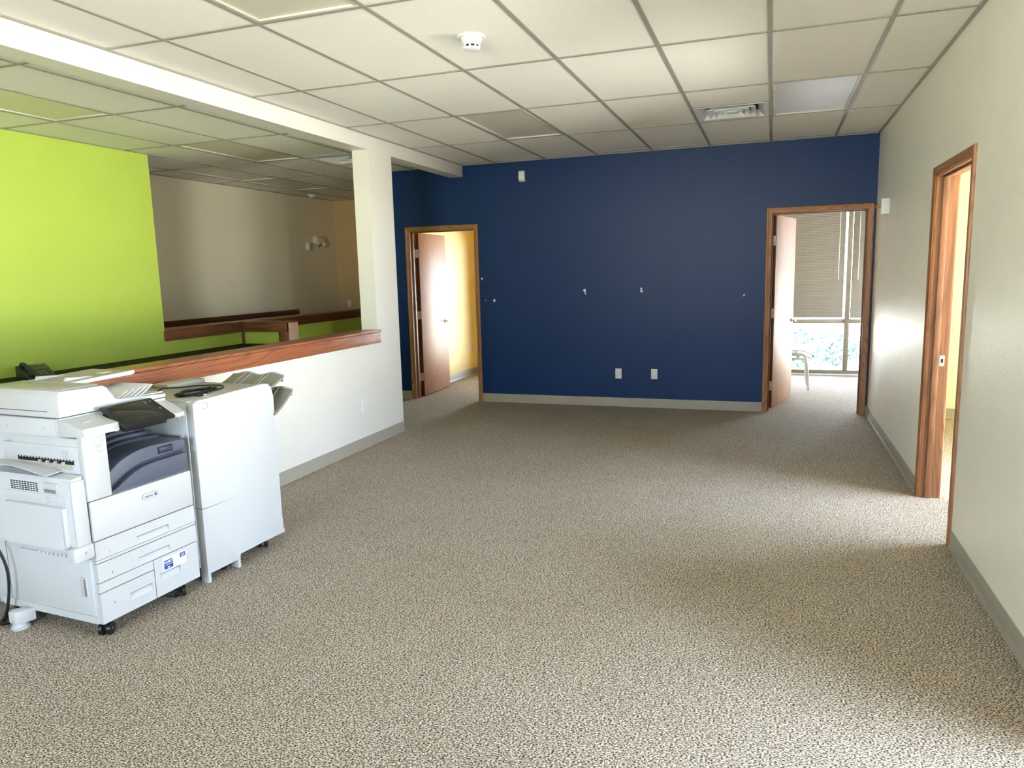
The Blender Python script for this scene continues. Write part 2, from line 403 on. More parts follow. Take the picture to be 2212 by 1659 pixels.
# ------------------------------------------------------------------ baseboards (rubber cove)
def base(name, p0, p1, side, label=None):
    """p0,p1 on the wall face; side = unit vector away from the wall"""
    p0, p1 = Vector((*p0, 0)), Vector((*p1, 0)); n = Vector((*side, 0))
    prof = [(0, 0.0), (0.013, 0.0), (0.012, 0.006), (0.006, 0.016), (0.004, 0.03), (0.004, 0.098), (0.002, 0.102), (0, 0.102)]
    mb = MB(); A = [mb.bm.verts.new(p0 + n*d + Vector((0, 0, z))) for d, z in prof]; B = [mb.bm.verts.new(p1 + n*d + Vector((0, 0, z))) for d, z in prof]
    mb.bm.faces.new(A); mb.bm.faces.new(B[::-1]); k = len(prof)
    for i in range(k): mb.bm.faces.new((A[i], B[i], B[(i+1) % k], A[(i+1) % k]))
    return struct(mb.build(name, 'rubber_base'), label)
base('baseboard_back', (D1[1]+0.06, YB), (D2[0]-0.06, YB), (0, -1), 'grey rubber base along the blue wall')
base('baseboard_back_left', (-4.49, YB), (D1[0]-0.06, YB), (0, -1))
base('baseboard_back_right', (D2[1]+0.058, YB), (XR, YB), (0, -1))
base('baseboard_right_far', (XR, D3[1]+0.058), (XR, YB), (-1, 0), 'grey rubber base beyond the right doorway')
base('baseboard_right_near', (XR, D4[1]+0.058), (XR, D3[0]-0.058), (-1, 0), 'grey rubber base nearest the camera on the right')
base('baseboard_half_wall', (XK, 0.6), (XK, 6.52), (1, 0), 'grey rubber base under the white half wall')
base('baseboard_post', (-3.635, 6.52), (XK, 6.52), (0, 1))
base('baseboard_office_left', (-4.37, YB+T), (-4.37, YEXT), (1, 0))
base('baseboard_side_office', (XR+0.12, YB), (XEXT, YB), (0, -1))

# ------------------------------------------------------------------ ceiling: deck, tiles, tee grid, wall angle
ceiling = struct(box('ceiling', 'deck_white', XB-0.12, XEXT+0.15, YREAR-0.15, YEXT+0.15, TOP, TOP+0.1), 'suspended ceiling of long white tiles in a grey grid')
tile_cache = {}
def ceil_tile(x0, x1, y0, y1):
    if x1-x0 < 0.04 or y1-y0 < 0.04: return
    k = (round(x1-x0, 3), round(y1-y0, 3))
    if k not in tile_cache:
        w, d = k
        tile_cache[k] = MB().box(-w/2, w/2, -d/2, d/2, 0.0, 0.015).mesh('ceiling_tile', 'ceiling_tile')
    o = link('ceiling_tile', tile_cache[k], ceiling, ((x0+x1)/2, (y0+y1)/2, H+0.005))
ROWS = [4.5048 + G*2*k for k in range(-6, 6)]
def grid_zone(xe, y0, y1, holes, x_lo, x_hi, xcols):
    ys = [y0] + [y for y in ROWS if y0+0.02 < y < y1-0.02] + [y1]
    xs = [x_lo] + xcols + [x_hi]
    for i in range(len(xs)-1):
        for j in range(len(ys)-1):
            a0, a1, b0, b1 = xs[i], xs[i+1], ys[j], ys[j+1]
            hit = [h for h in holes if h[0] < (a0+a1)/2 < h[1] and h[2] < b1-0.02 and h[3] > b0+0.02]
            if not hit: ceil_tile(a0, a1, b0, b1)
            else:
                h = hit[0]
                ceil_tile(a0, a1, b0, max(b0, h[2])); ceil_tile(a0, a1, min(b1, h[3]), b1)
    for x in xcols:
        box('grid_runner', 'grid_white', x-0.012, x+0.012, y0, y1, H-0.001, H+0.004, ceiling)
    for y in ys[1:-1]:
        box('grid_cross_tee', 'grid_white', x_lo, x_hi, y-0.012, y+0.012, H-0.0006, H+0.0042, ceiling)
Yr = lambda k: 4.5048 + G*2*k
LIGHTS = [(0.0, G, Yr(1), Yr(2), 'lens_cool', 'ceiling light beside the square air vent, cool grey lens'),
          (-4*G, -3*G, Yr(1), Yr(2), 'lens_grey', 'ceiling light nearest the blue wall, between header and vent'),
          (-4*G, -3*G, Yr(-2), Yr(-1), 'lens_grey', 'ceiling light at the top edge, nearest the camera'),
          (-5.349, -4.740, Yr(-1), Yr(0), 'lens_grey', 'ceiling light over the reception, beside the green wall'),
          (-5.349, -4.740, Yr(1), Yr(2), 'lens_grey', 'ceiling light over the reception, just before its air vent'),
          (-6.568, -5.959, Yr(2), Yr(3), 'lens_grey', 'ceiling light along the beige wall, nearer of two end to end'),
          (-6.568, -5.959, Yr(3), Yr(4), 'lens_grey', 'ceiling light along the beige wall, farther of two end to end')]
VENTS = [(-G, 0.0, Yr(2)-G, Yr(2), 'square white air vent in the main ceiling beside a light'),
         (-4.740, -4.130, Yr(2), Yr(2)+G, 'square air vent in the reception ceiling behind the post')]
holes = [l[:4] for l in LIGHTS] + [v[:4] for v in VENTS]
grid_zone(None, YREAR, YB, holes, XK-0.006, XR, [k*G for k in range(-5, 2)])
left_cols = [-6.568, -5.959, -5.349, -4.740, -4.130]
grid_zone(None, 6.0, YF, holes, XB, -4.49, left_cols[:4])
# reception zone nearer than y = 6 stops at the green wall; strip between hall and header reaches the blue wall
grid_zone(None, YREAR, 6.0, holes, XG, -3.635, [-5.349, -4.740, -4.130])
grid_zone(None, 6.0, YB, holes, -4.49, -3.635, [-4.130])
def angle(x0, x1, y0, y1): box('wall_angle', 'grid_white', x0, x1, y0, y1, H-0.002, H+0.003, ceiling)
angle(XR-0.022, XR, YREAR, YB); angle(XK-0.006, XR, YB-0.022, YB); angle(XK-0.006, XK+0.016, YREAR, YB)
angle(XG, XG+0.022, YREAR, 6.0); angle(XB, XB+0.022, 6.0, YF); angle(XB, -4.49, YF-0.022, YF); angle(-3.657, -3.635, YREAR, YB)
angle(-4.49, -3.635, YB-0.022, YB)
def troffer(x0, x1, y0, y1, lens, label):
    e = tag(empty('ceiling_light', ((x0+x1)/2, (y0+y1)/2, H)), label, 'ceiling light', 'recessed troffer lights')
    w, d = (x1-x0)/2-0.013, (y1-y0)/2-0.013
    mb = MB(); t = 0.022
    mb.box(-w, w, -d, -d+t, 0.0, 0.012, 0.002).box(-w, w, d-t, d, 0.0, 0.012, 0.002).box(-w, -w+t, -d+t, d-t, 0.0, 0.012, 0.002).box(w-t, w, -d+t, d-t, 0.0, 0.012, 0.002)
    mb.build('frame', 'fixture_frame', e)
    def f(a, b):
        sag = 0.007*math.sin(math.pi*a)*math.sin(math.pi*b) + 0.0015*math.sin(9*b+4*a)
        return (-w+t+(2*w-2*t)*a, -d+t+(2*d-2*t)*b, 0.010-sag)
    MB().slab(f, 8, 12, (0, 0, 0.003)).build('lens', lens, e)
    MB().box(-w+0.02, w-0.02, -d+0.02, d-0.02, 0.03, 0.09).build('housing', 'deck_white', e)
    for sy in (-1, 1): box('latch', 'grid_white', -w+0.002, -w+0.010, sy*d*0.55-0.02, sy*d*0.55+0.02, -0.002, 0.002, e)
for l in LIGHTS: troffer(*l)
def diffuser(x0, x1, y0, y1, label):
    e = tag(empty('air_vent', ((x0+x1)/2, (y0+y1)/2, H)), label, 'air vent', 'square ceiling air vents')
    def ring(r0, z0, r1, z1, nm):
        mb = MB(); q = [(-1, -1), (1, -1), (1, 1), (-1, 1)]
        A = [mb.bm.verts.new((a*r0, b*r0, z0)) for a, b in q]; B = [mb.bm.verts.new((a*r1, b*r1, z1)) for a, b in q]
        A2 = [mb.bm.verts.new((a*r0, b*r0, z0+0.004)) for a, b in q]; B2 = [mb.bm.verts.new((a*r1, b*r1, z1+0.004)) for a, b in q]
        for i in range(4):
            j = (i+1) % 4
            mb.bm.faces.new((A[i], A[j], B[j], B[i])); mb.bm.faces.new((A2[i], B2[i], B2[j], A2[j]))
            mb.bm.faces.new((A[i], A2[i], A2[j], A[j])); mb.bm.faces.new((B[i], B[j], B2[j], B2[i]))
        return mb.build(nm, 'white_plastic', e)
    ring(0.292, 0.0, 0.250, 0.004, 'frame')
    ring(0.250, 0.004, 0.205, 0.050, 'neck')
    for r in (0.190, 0.140, 0.090): ring(r, -0.004, r-0.045, 0.036, 'louver')
    box('center_plate', 'white_plastic', -0.042, 0.042, -0.042, 0.042, -0.002, 0.004, e)
    box('throat', 'slot_black', -0.22, 0.22, -0.22, 0.22, 0.055, 0.06, e)
for v in VENTS: diffuser(*v)
# smoke detector
e = tag(empty('smoke_detector', (-1.535, 3.915, H+0.005)), 'round white smoke detector on the ceiling near the camera', 'smoke detector')
MB().lathe([(0.0, 0.0), (0.076, 0.0), (0.078, -0.004), (0.076, -0.010), (0.062, -0.012)], seg=32).build('base_ring', 'white_plastic', e)
MB().lathe([(0.0, -0.010), (0.060, -0.010), (0.056, -0.022), (0.050, -0.034), (0.047, -0.046), (0.047, -0.048)], seg=32).build('body', 'white_plastic', e)
MB().lathe([(0.0, -0.048), (0.041, -0.048), (0.041, -0.060), (0.0, -0.060)], seg=24).build('sensing_chamber', 'slot_black', e)
mb = MB()
for k in range(9):
    a = 2*math.pi*k/9
    mb.cyl((0.044*math.cos(a), 0.044*math.sin(a), -0.061), (0.044*math.cos(a), 0.044*math.sin(a), -0.046), 0.006, 8)
mb.build('cage', 'white_plastic', e)
MB().lathe([(0.0, -0.060), (0.047, -0.060), (0.044, -0.068), (0.034, -0.072), (0.0, -0.072)], seg=32).build('cap', 'white_plastic', e)
e = tag(empty('ceiling_sensor', (-6.75, 10.0, H+0.005)), 'small white dome on the ceiling by the beige wall', 'smoke detector')
MB().lathe([(0.0, 0.0), (0.075, 0.0), (0.072, -0.012), (0.0, -0.013)], seg=20).build('base_ring', 'white_plastic', e)
MB().lathe([(0.0, -0.012), (0.06, -0.012), (0.045, -0.042), (0.0, -0.048)], seg=20).build('body', 'white_plastic', e)

# ------------------------------------------------------------------ doors
def door(name, loc, rz, w, top, depth, leaf=None, label='', strike=False):
    """local x along opening, y through the wall (0 = main room face), clear opening 0..w"""
    d = struct(empty(name, loc, rz), label)
    box('jamb', 'jamb_dim_z', -J, 0, 0, depth, 0, top+J, d); box('jamb', 'jamb_dim_z', w, w+J, 0, depth, 0, top+J, d)
    box('head_jamb', 'jamb_dim_x', 0, w, 0, depth, top, top+J, d)
    ys = depth-0.05-0.035
    box('door_stop', 'jamb_dim_z', 0, 0.012, ys, ys+0.035, 0, top, d, 0.002); box('door_stop', 'jamb_dim_z', w-0.012, w, ys, ys+0.035, 0, top, d, 0.002)
    box('door_stop', 'jamb_dim_x', 0.012, w-0.012, ys, ys+0.035, top-0.012, top, d, 0.002)
    prof = [(0.004, 0), (0.004, 0.009), (0.010, 0.012), (0.018, 0.009), (0.026, 0.013), (0.036, 0.011), (0.044, 0.016), (0.056, 0.016), (0.060, 0.012), (0.060, 0)]
    for y, s in ((0.0, -1), (depth, 1)):
        P = [(0, 0, -1, 0), (0, top, -1, 1), (w, top, 1, 1), (w, 0, 1, 0)]
        for i in range(3):
            mb = MB(); (ax, az, dx, dz), (bx_, bz, ex, ez) = P[i], P[i+1]
            A = [mb.bm.verts.new((ax+dx*q, y+s*t, az+dz*q)) for q, t in prof]; B = [mb.bm.verts.new((bx_+ex*q, y+s*t, bz+ez*q)) for q, t in prof]
            mb.bm.faces.new(A); mb.bm.faces.new(B[::-1]); k = len(prof)
            for j in range(k): mb.bm.faces.new((A[j], B[j], B[(j+1) % k], A[(j+1) % k]))
            mb.build('casing', 'oak_x' if i == 1 else 'oak_z', d, sharp=0.9)
    if leaf:
        side, ang, px, py = leaf
        lw = w-0.006; sgn = 1 if side == 'L' else -1
        o = MB().box(min(0, sgn*lw), max(0, sgn*lw), -0.045, 0.0, 0.012, top-0.004, 0.0015).build('door_leaf', 'door_oak', d, None,
            ((0 if side == 'L' else w)+px, depth+py, 0), (0, 0, sgn*math.radians(ang)))
        box('leaf_edge_shade', 'rail_dark', -0.0012 if sgn > 0 else 0.0, 0.0 if sgn > 0 else 0.0012, -0.044, -0.001, 0.014, top-0.006, o)  # dark sheet that paints the shade on the hinge edge
        for yy, s in ((-0.045, -1), (0.0, 1)):
            mb = MB(); hx = sgn*(lw-0.07); hz = 0.93
            mb.cyl((hx, yy, hz), (hx, yy+s*0.008, hz), 0.032, 20).cyl((hx, yy+s*0.008, hz), (hx, yy+s*0.05, hz), 0.010, 12)
            mb.tube([(hx, yy+s*0.05, hz), (hx-sgn*0.03, yy+s*0.054, hz), (hx-sgn*0.07, yy+s*0.055, hz-0.002), (hx-sgn*0.11, yy+s*0.052, hz-0.006)], 0.009, 10)
            mb.build('lever_handle', 'brushed_nickel', o)
        for hz in (0.26, 1.06, 1.84):
            mb = MB()
            hx0 = -px if sgn > 0 else -px
            mb.box(*(sorted((0.0, -sgn*0.002))), -0.040, -0.004, hz-0.052, hz+0.052).cyl((-sgn*0.004, 0.004, hz-0.055), (-sgn*0.004, 0.004, hz+0.055), 0.006, 10)
            mb.build('hinge', 'hinge_steel', o)
            jx = 0.0 if side == 'L' else w
            mb = MB(); mb.box(*(sorted((jx, jx+sgn*0.002))), depth-0.04, depth, hz-0.052, hz+0.052)
            mb.box(*(sorted((jx, jx+px))), depth-0.002, depth+py+0.002, hz-0.052, hz+0.052) if abs(px) > 0.005 else None
            mb.build('hinge', 'hinge_steel', d)
    if strike:
        mb = MB(); zc = 0.93; yc = depth-0.03
        mb.box(0, 0.002, yc-0.015, yc+0.015, zc-0.035, zc-0.012).box(0, 0.002, yc-0.015, yc+0.015, zc+0.012, zc+0.035)
        mb.box(0, 0.002, yc-0.015, yc-0.007, zc-0.012, zc+0.012).box(0, 0.002, yc+0.007, yc+0.015, zc-0.012, zc+0.012)
        sp = mb.build('strike_plate', 'hinge_steel', d)
        box('latch_hole', 'slot_black', -0.001, 0.0008, yc-0.007, yc+0.007, zc-0.012, zc+0.012, sp)
    return d
door('door_1', (D1[0], YB, 0), 0, D1[1]-D1[0], D1[2], T, ('L', 91.5, -0.015, 0.035), 'oak door standing open into the yellow office')
door('door_2', (D2[0], YB, 0), 0, D2[1]-D2[0], D2[2], T, ('L', 76, 0.0, 0.045), 'oak door ajar, room with blinds behind it')
door('door_3', (XR, D3[1], 0), -math.pi/2, D3[1]-D3[0], D3[2], 0.12, ('R', 96, 0.02, 0.03), 'oak-framed doorway in the right wall', True)
door('door_4', (XR, D4[1], 0), -math.pi/2, D4[1]-D4[0], D4[2], 0.12, None, 'wide cased opening to the entry, nearest the camera')

# ------------------------------------------------------------------ windows
def window(name, loc, rz, w, z0, z1, mull, rails, label=None, fr=0.05, dep=0.09):
    """local x along the opening 0..w, y outward"""
    d = struct(empty(name, loc, rz), label)
    box('frame_jamb', 'bronze_frame', 0, fr, 0.02, 0.02+dep, z0, z1, d, 0.003); box('frame_jamb', 'bronze_frame', w-fr, w, 0.02, 0.02+dep, z0, z1, d, 0.003)
    box('frame_sill', 'bronze_frame', fr, w-fr, 0.02, 0.02+dep, z0, z0+fr, d, 0.003); box('frame_head', 'bronze_frame', fr, w-fr, 0.02, 0.02+dep, z1-fr, z1, d, 0.003)
    xs = [fr]
    for m in mull:
        box('mullion', 'bronze_frame', m-0.032, m+0.032, 0.01, 0.02+dep, z0+fr, z1-fr, d, 0.003); xs += [m-0.032, m+0.032]
    xs.append(w-fr)
    for i in range(0, len(xs), 2):
        zs = [z0+fr]
        for r in rails:
            box('rail', 'bronze_frame', xs[i], xs[i+1], 0.02, 0.02+dep-0.01, r-0.03, r+0.03, d, 0.003); zs += [r-0.03, r+0.03]
        zs.append(z1-fr)
        for k in range(0, len(zs), 2):
            box('pane', 'window_glass', xs[i], xs[i+1], 0.06, 0.064, zs[k], zs[k+1], d)
    return d
window('window_1', (WIN1[0], YEXT, 0), 0, WIN1[1]-WIN1[0], WIN1[2], WIN1[3], [0.52, 1.56], [0.77], 'tall bronze-framed window wall behind the blinds')
window('window_2', (WIN2[0], YEXT, 0), 0, WIN2[1]-WIN2[0], WIN2[2], WIN2[3], [], [0.9])
window('window_3', (XEXT, WIN3[1], 0), -math.pi/2, WIN3[1]-WIN3[0], WIN3[2], WIN3[3], [1.25], [0.9])
window('window_4', (XENT, WIN4[1], 0), -math.pi/2, WIN4[1]-WIN4[0], WIN4[2], WIN4[3], [0.87, 1.74], [])
window('window_6_added', (2.4, WIN7_ADDED[1], 0), -math.pi/2, WIN7_ADDED[1]-WIN7_ADDED[0], WIN7_ADDED[2], WIN7_ADDED[3], [], [])  # added window, out of view, there for its light
window('window_5', (WIN5[1], YREAR, 0), math.pi, WIN5[1]-WIN5[0], WIN5[2], WIN5[3], [0.9], [])

# mini blinds of window_1
def blind(x0, x1, zb, label, wand_x):
    zt = 2.60; yc = YEXT-0.045
    e = tag(empty('window_blind', ((x0+x1)/2, yc, zb)), label, 'blind', 'mini blinds')
    w = (x1-x0)/2
    box('head_rail', 'blind_slat', -w, w, -0.018, 0.018, zt-zb-0.03, zt-zb, e)
    box('bottom_rail', 'white_plastic', -w, w, -0.013, 0.013, 0.0, 0.014, e, 0.003)
    pitch = 0.0212; n = int((zt-zb-0.06)/pitch)
    ca, sa = math.cos(math.radians(61)), math.sin(math.radians(61)); hw = 0.0125
    mb = MB()
    def f(a, b):
        t = (b-0.5)*2*hw; cr = 0.0018*(1-(2*b-1)**2)
        return (-w+2*w*a, t*ca - cr*sa, t*sa + cr*ca)
    me = mb.slab(f, 1, 3, (0, 0, 0.0004)).mesh('slat', 'blind_slat')
    for k in range(n): link('slat', me, e, (0, 0, 0.03+pitch*k))
    for s in (-0.7, 0.0, 0.7):
        MB().cyl((s*w, -0.016, 0.005), (s*w, -0.016, zt-zb-0.02), 0.0012, 6).build('ladder_cord', 'blind_slat', e)
    MB().cyl((wand_x-(x0+x1)/2, -0.03, zt-zb-1.25), (wand_x-(x0+x1)/2, -0.022, zt-zb-0.03), 0.004, 8).build('tilt_wand', 'white_plastic', e)
blind(0.05, 0.995, 0.81, 'wide grey mini blind half behind the open oak door', 0.92)
blind(1.09, 1.71, 0.80, 'mini blind right of the window mullion, beside the door casing', 1.17)
blind(-0.46, -0.01, 0.81, 'narrow mini blind glimpsed between the door jamb and leaf', -0.1)

# ------------------------------------------------------------------ outside: shrubs in front of window_1
def shrub(x, y, r, h, label, seed):
    rnd = random.Random(seed)
    e = tag(empty('shrub', (x, y, -0.18)), label, 'shrub', 'shrubs outside the window')
    mb = MB()
    for k in range(7):
        a = rnd.uniform(0, 6.28); rr = rnd.uniform(0.1, 0.6)*r
        mb.tube([(0, 0, 0), (rr*0.5*math.cos(a), rr*0.5*math.sin(a), h*0.4), (rr*math.cos(a), rr*math.sin(a), h*rnd.uniform(0.6, 0.9))], 0.012, 5)
    mb.build('stem', 'bark', e)
    mb = MB()
    for k in range(1500):
        u, v = rnd.uniform(-1, 1), rnd.uniform(0, 6.283)
        q = rnd.uniform(0.5, 1.0)**0.5*(1+0.18*math.sin(3*v+seed)+0.12*math.sin(7*u+2*v)); s = math.sqrt(1-u*u)
        p = Vector((r*q*s*math.cos(v), r*q*s*math.sin(v), h*0.5*(1+q*u)+0.02))
        n = Vector((rnd.gauss(0, 1), rnd.gauss(0, 1), rnd.gauss(0.4, 1))).normalized(); a = n.orthogonal().normalized(); b = n.cross(a)
        L = rnd.uniform(0.03, 0.06)
        vs_ = [mb.bm.verts.new(p+a*L), mb.bm.verts.new(p+b*L*0.45+n*0.005), mb.bm.verts.new(p-a*L), mb.bm.verts.new(p-b*L*0.45+n*0.005)]
        mb.bm.faces.new(vs_)
    o = mb.build('foliage', 'shrub_leaves', e); o['kind'] = 'stuff'
shrub(0.42, 12.75, 0.45, 0.72, 'pale shrub outside, behind the stacked chairs', 3)
shrub(1.10, 13.9, 0.46, 0.56, 'rounded shrub outside, left of the window mullion', 5)
shrub(1.85, 13.0, 0.48, 0.60, 'shrub outside, seen right of the window mullion', 9)
shrub(-0.55, 13.0, 0.42, 0.7, 'shrub outside, hidden mostly by the door leaf', 11)

# ------------------------------------------------------------------ half wall caps and oak rails
tr = struct(empty('trim_1', (0, 0, 0)), 'honey oak cap along the white half wall')
box('cap_face', 'cap_oak', XK, XK+0.028, 0.6, 6.10, 0.95, 1.048, tr, 0.002)
box('cap_top', 'cap_oak', -3.655, XK+0.030, 0.6, 6.088, 1.050, 1.070, tr, 0.003)
box('cap_top_end', 'cap_oak', XK, XK+0.030, 6.088, 6.10, 1.050, 1.070, tr)
box('cap_back_face', 'cap_oak', -3.655, -3.635, 0.6, 6.088, 0.95, 1.048, tr, 0.002)
tr = struct(empty('trim_2', (0, 0, 0)), 'oak rail on the low green wall')
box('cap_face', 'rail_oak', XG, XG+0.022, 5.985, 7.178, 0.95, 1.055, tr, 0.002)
box('cap_face', 'rail_dark', XG, XG+0.022, 7.35, YF, 0.95, 1.055, tr, 0.002)  # darker oak paints the shade onto this stretch of the cap
box('cap_top', 'rail_oak', XG-0.14, XG+0.024, 6.0, YF, 1.056, 1.074, tr, 0.003)
box('corner_strip', 'cap_oak_z', XG, XG+0.03, 7.178, 7.20, 0.81, 0.95, tr)
tr = struct(empty('trim_3', (0, 0, 0)), 'oak rail and post end of the short low wall')
box('cap_face', 'cap_oak_x', XG+0.0, -5.30, 7.178, 7.20, 0.95, 1.055, tr, 0.002)
box('cap_top', 'cap_oak_x', XG+0.024, -5.26, 7.176, 7.352, 1.056, 1.074, tr, 0.003)
box('post_end', 'post_oak_lit', -5.28, -5.262, 7.182, 7.35, 0, 1.055, tr, 0.002)
box('post_face', 'cap_oak_z', -5.42, -5.28, 7.180, 7.20, 0, 0.95, tr, 0.002)
box('cap_back_face', 'cap_oak_x', XG+0.03, -5.28, 7.33, 7.35, 0.95, 1.055, tr, 0.002)
tr = struct(empty('trim_4', (0, 0, 0)), 'dark oak chair rail on the beige wall')
box('chair_rail', 'rail_dark', XB, XB+0.02, 0.5, 9.79, 1.01, 1.085, tr, 0.004)

# reception counter
e = tag(empty('reception_counter', (-5.66, 4.2, 0)), 'glossy black counter along the green wall', 'counter')
MB().prism([(-0.29, -3.2), (0.29, -3.2), (0.29, 2.42), (0.62, 2.42), (0.62, 2.978), (-0.29, 2.978)], 'z', 0.775, 0.81, 0.004).build('countertop', 'counter_black', e)
for y in (-3.1, -0.6, 2.2): box('support_panel', 'beige_paint', -0.285, 0.26, y, y+0.03, 0, 0.775, e)

# desk phone
e = tag(empty('desk_phone', (-5.70, 4.345, 0.81), math.radians(90-12)), 'black desk phone on the dark counter', 'phone')
e.scale = (0.88, 0.88, 0.88)
# local x = width (towards +y world), y = back (towards the wall), z up
MB().prism([(-0.10, 0.0), (0.10, 0.0), (0.10, 0.115), (0.085, 0.118), (-0.10, 0.018)], 'x', -0.13, 0.13, 0.004).build('body', 'phone_plastic', e)
sl = math.atan2(0.10, 0.185)
def on_slope(x, s, hgt=0.0):
    """point on sloping face, s distance up from the front edge"""
    return (x, -0.10 + s*math.cos(sl) - hgt*math.sin(sl), 0.018 + s*math.sin(sl) + hgt*math.cos(sl))
dsp = MB().box(-0.055, 0.055, -0.022, 0.022, 0, 0.004, 0.002).build('display', 'phone_display', e, None, on_slope(0.055, 0.165), (sl, 0, 0))
MB().box(-0.065, 0.065, -0.034, 0.034, 0, 0.002, 0.001).build('display_bezel', 'key_grey', e, None, on_slope(0.055, 0.165), (sl, 0, 0))
me = MB().box(-0.008, 0.008, -0.0055, 0.0055, 0, 0.005, 0.002).mesh('key', 'key_grey')
for i in range(4):
    for j in range(3): link('key', me, e, on_slope(0.0+0.024*j+0.012, 0.025+0.018*i), (sl, 0, 0))
me2 = MB().box(-0.012, 0.012, -0.004, 0.004, 0, 0.004, 0.0015).mesh('key', 'key_grey')
for i in range(4): link('key', me2, e, on_slope(0.105, 0.03+0.022*i), (sl, 0, 0))
hs = empty('handset', on_slope(-0.085, 0.10, 0.0), 0, e); hs.rotation_euler = (sl, 0, 0)
path = [(0, -0.10, 0.022), (0, -0.075, 0.036), (0, -0.03, 0.046), (0, 0.03, 0.046), (0, 0.075, 0.036), (0, 0.10, 0.022)]
MB().tube(path, 0.019, 12).build('handset_grip', 'phone_plastic', hs)
MB().cyl((0, -0.088, 0.0), (0, -0.088, 0.03), 0.029, 16, 0.024).cyl((0, 0.088, 0.0), (0, 0.088, 0.03), 0.029, 16, 0.024).build('handset_cup', 'phone_plastic', hs)

# ------------------------------------------------------------------ small wall fittings
def plate(name, loc, rz, kind, label, cat, group=None):
    """local y- is away from the wall"""
    e = tag(empty(name, loc, rz), label, cat, group)
    MB().box(-0.036, 0.036, -0.006, 0.0, -0.058, 0.058, 0.003).build('cover_plate', 'white_plastic', e)
    if kind == 'duplex':
        for s in (-1, 1):
            r = MB().cyl((0, -0.006, s*0.02), (0, -0.008, s*0.02), 0.0165, 20).build('receptacle', 'white_plastic', e)
            mb = MB()
            for q in (-0.006, 0.006): mb.box(q-0.001, q+0.001, -0.0085, -0.0075, s*0.02-0.002, s*0.02+0.008)
            mb.cyl((0, -0.0085, s*0.02-0.007), (0, -0.0075, s*0.02-0.007), 0.0025, 8).build('slots', 'slot_black', r)
        MB().cyl((0, -0.0055, 0), (0, -0.0075, 0), 0.003, 10).build('screw', 'hinge_steel', e)
    elif kind == 'switch':
        box('toggle', 'white_plastic', -0.005, 0.005, -0.016, -0.005, -0.012, 0.012, e, 0.002)
    else:
        for s in (-1, 1): MB().cyl((0, -0.0055, s*0.042), (0, -0.0075, s*0.042), 0.003, 10).build('screw', 'hinge_steel', e)
    return e
plate('wall_plate', (-1.602, YB, 0.385), 0, 'blank', 'white blank plate low on the blue wall, left of two', 'wall plate', 'plates on the blue wall')
plate('wall_plate', (-1.190, YB, 0.388), 0, 'blank', 'white blank plate low on the blue wall, right of two', 'wall plate', 'plates on the blue wall')
plate('wall_outlet', (XK, 5.753, 0.398), math.pi/2, 'duplex', 'white duplex outlet on the half wall under the oak cap', 'outlet')
plate('wall_outlet', (-4.37, 10.55, 0.42), math.pi/2, 'duplex', 'outlet on the yellow wall through the left doorway', 'outlet')
plate('light_switch', (-6.80, YF, 1.12), 0, 'switch', 'light switch on the tan wall at the hall end', 'light switch')
# motion sensor on the blue wall
e = tag(empty('motion_sensor', (-2.72, YB, 2.672)), 'white motion sensor high on the blue wall', 'motion sensor')
MB().box(-0.036, 0.036, -0.012, 0.0, -0.060, 0.060, 0.004).build('back_plate', 'white_plastic', e)
MB().prism([(-0.012, -0.060), (-0.040, -0.045), (-0.050, -0.01), (-0.046, 0.045), (-0.036, 0.060), (-0.012, 0.060)], 'x', -0.035, 0.035, 0.005).build('body', 'white_plastic', e)
MB().box(-0.022, 0.022, -0.050, -0.046, -0.030, 0.005, 0.001).build('lens_window', 'label_cream', e)
# motion sensor on a swivel bracket on the right wall
e = tag(empty('motion_sensor', (XR, 7.45, 2.075), -math.pi/2), 'white sensor with a brass bracket on the right wall', 'motion sensor')
MB().box(-0.03, 0.03, -0.008, 0.0, -0.066, 0.066, 0.003).build('back_plate', 'white_plastic', e)
MB().box(-0.03, 0.03, -0.068, -0.006, -0.070, 0.070, 0.008).build('body', 'white_plastic', e)
MB().cyl((0, -0.066, 0), (0.0, -0.098, 0.0), 0.010, 12).sphere((0, -0.100, 0), 0.015).build('swivel_arm', 'brass', e)
# fittings on the beige wall
e = tag(empty('emergency_light', (XB, 10.42, 2.17), math.pi/2), 'beige twin emergency light on the beige wall', 'emergency light')
MB().prism([(0.0, -0.06), (-0.075, -0.045), (-0.095, 0.02), (-0.06, 0.065), (0.0, 0.065)], 'x', -0.12, 0.12, 0.010).build('housing', 'beige_paint', e)
for sx_ in (-1, 1):
    MB().cyl((sx_*0.07, -0.06, -0.045), (sx_*0.085, -0.105, -0.085), 0.026, 16, 0.034).build('lamp_head', 'beige_paint', e)
    MB().cyl((sx_*0.085, -0.104, -0.084), (sx_*0.0858, -0.107, -0.0865), 0.029, 16).build('lamp_lens', 'brushed_nickel', e)
e = tag(empty('motion_sensor', (XB, 10.07, 2.063), math.pi/2), 'small white sensor on the beige wall beside the emergency light', 'motion sensor')
MB().cyl((0.05, 0, 0), (0.05, -0.05, 0), 0.012, 12).build('swivel_arm', 'brushed_nickel', e)
MB().box(-0.035, 0.035, -0.09, -0.045, -0.06, 0.06, 0.008).build('body', 'white_plastic', e)
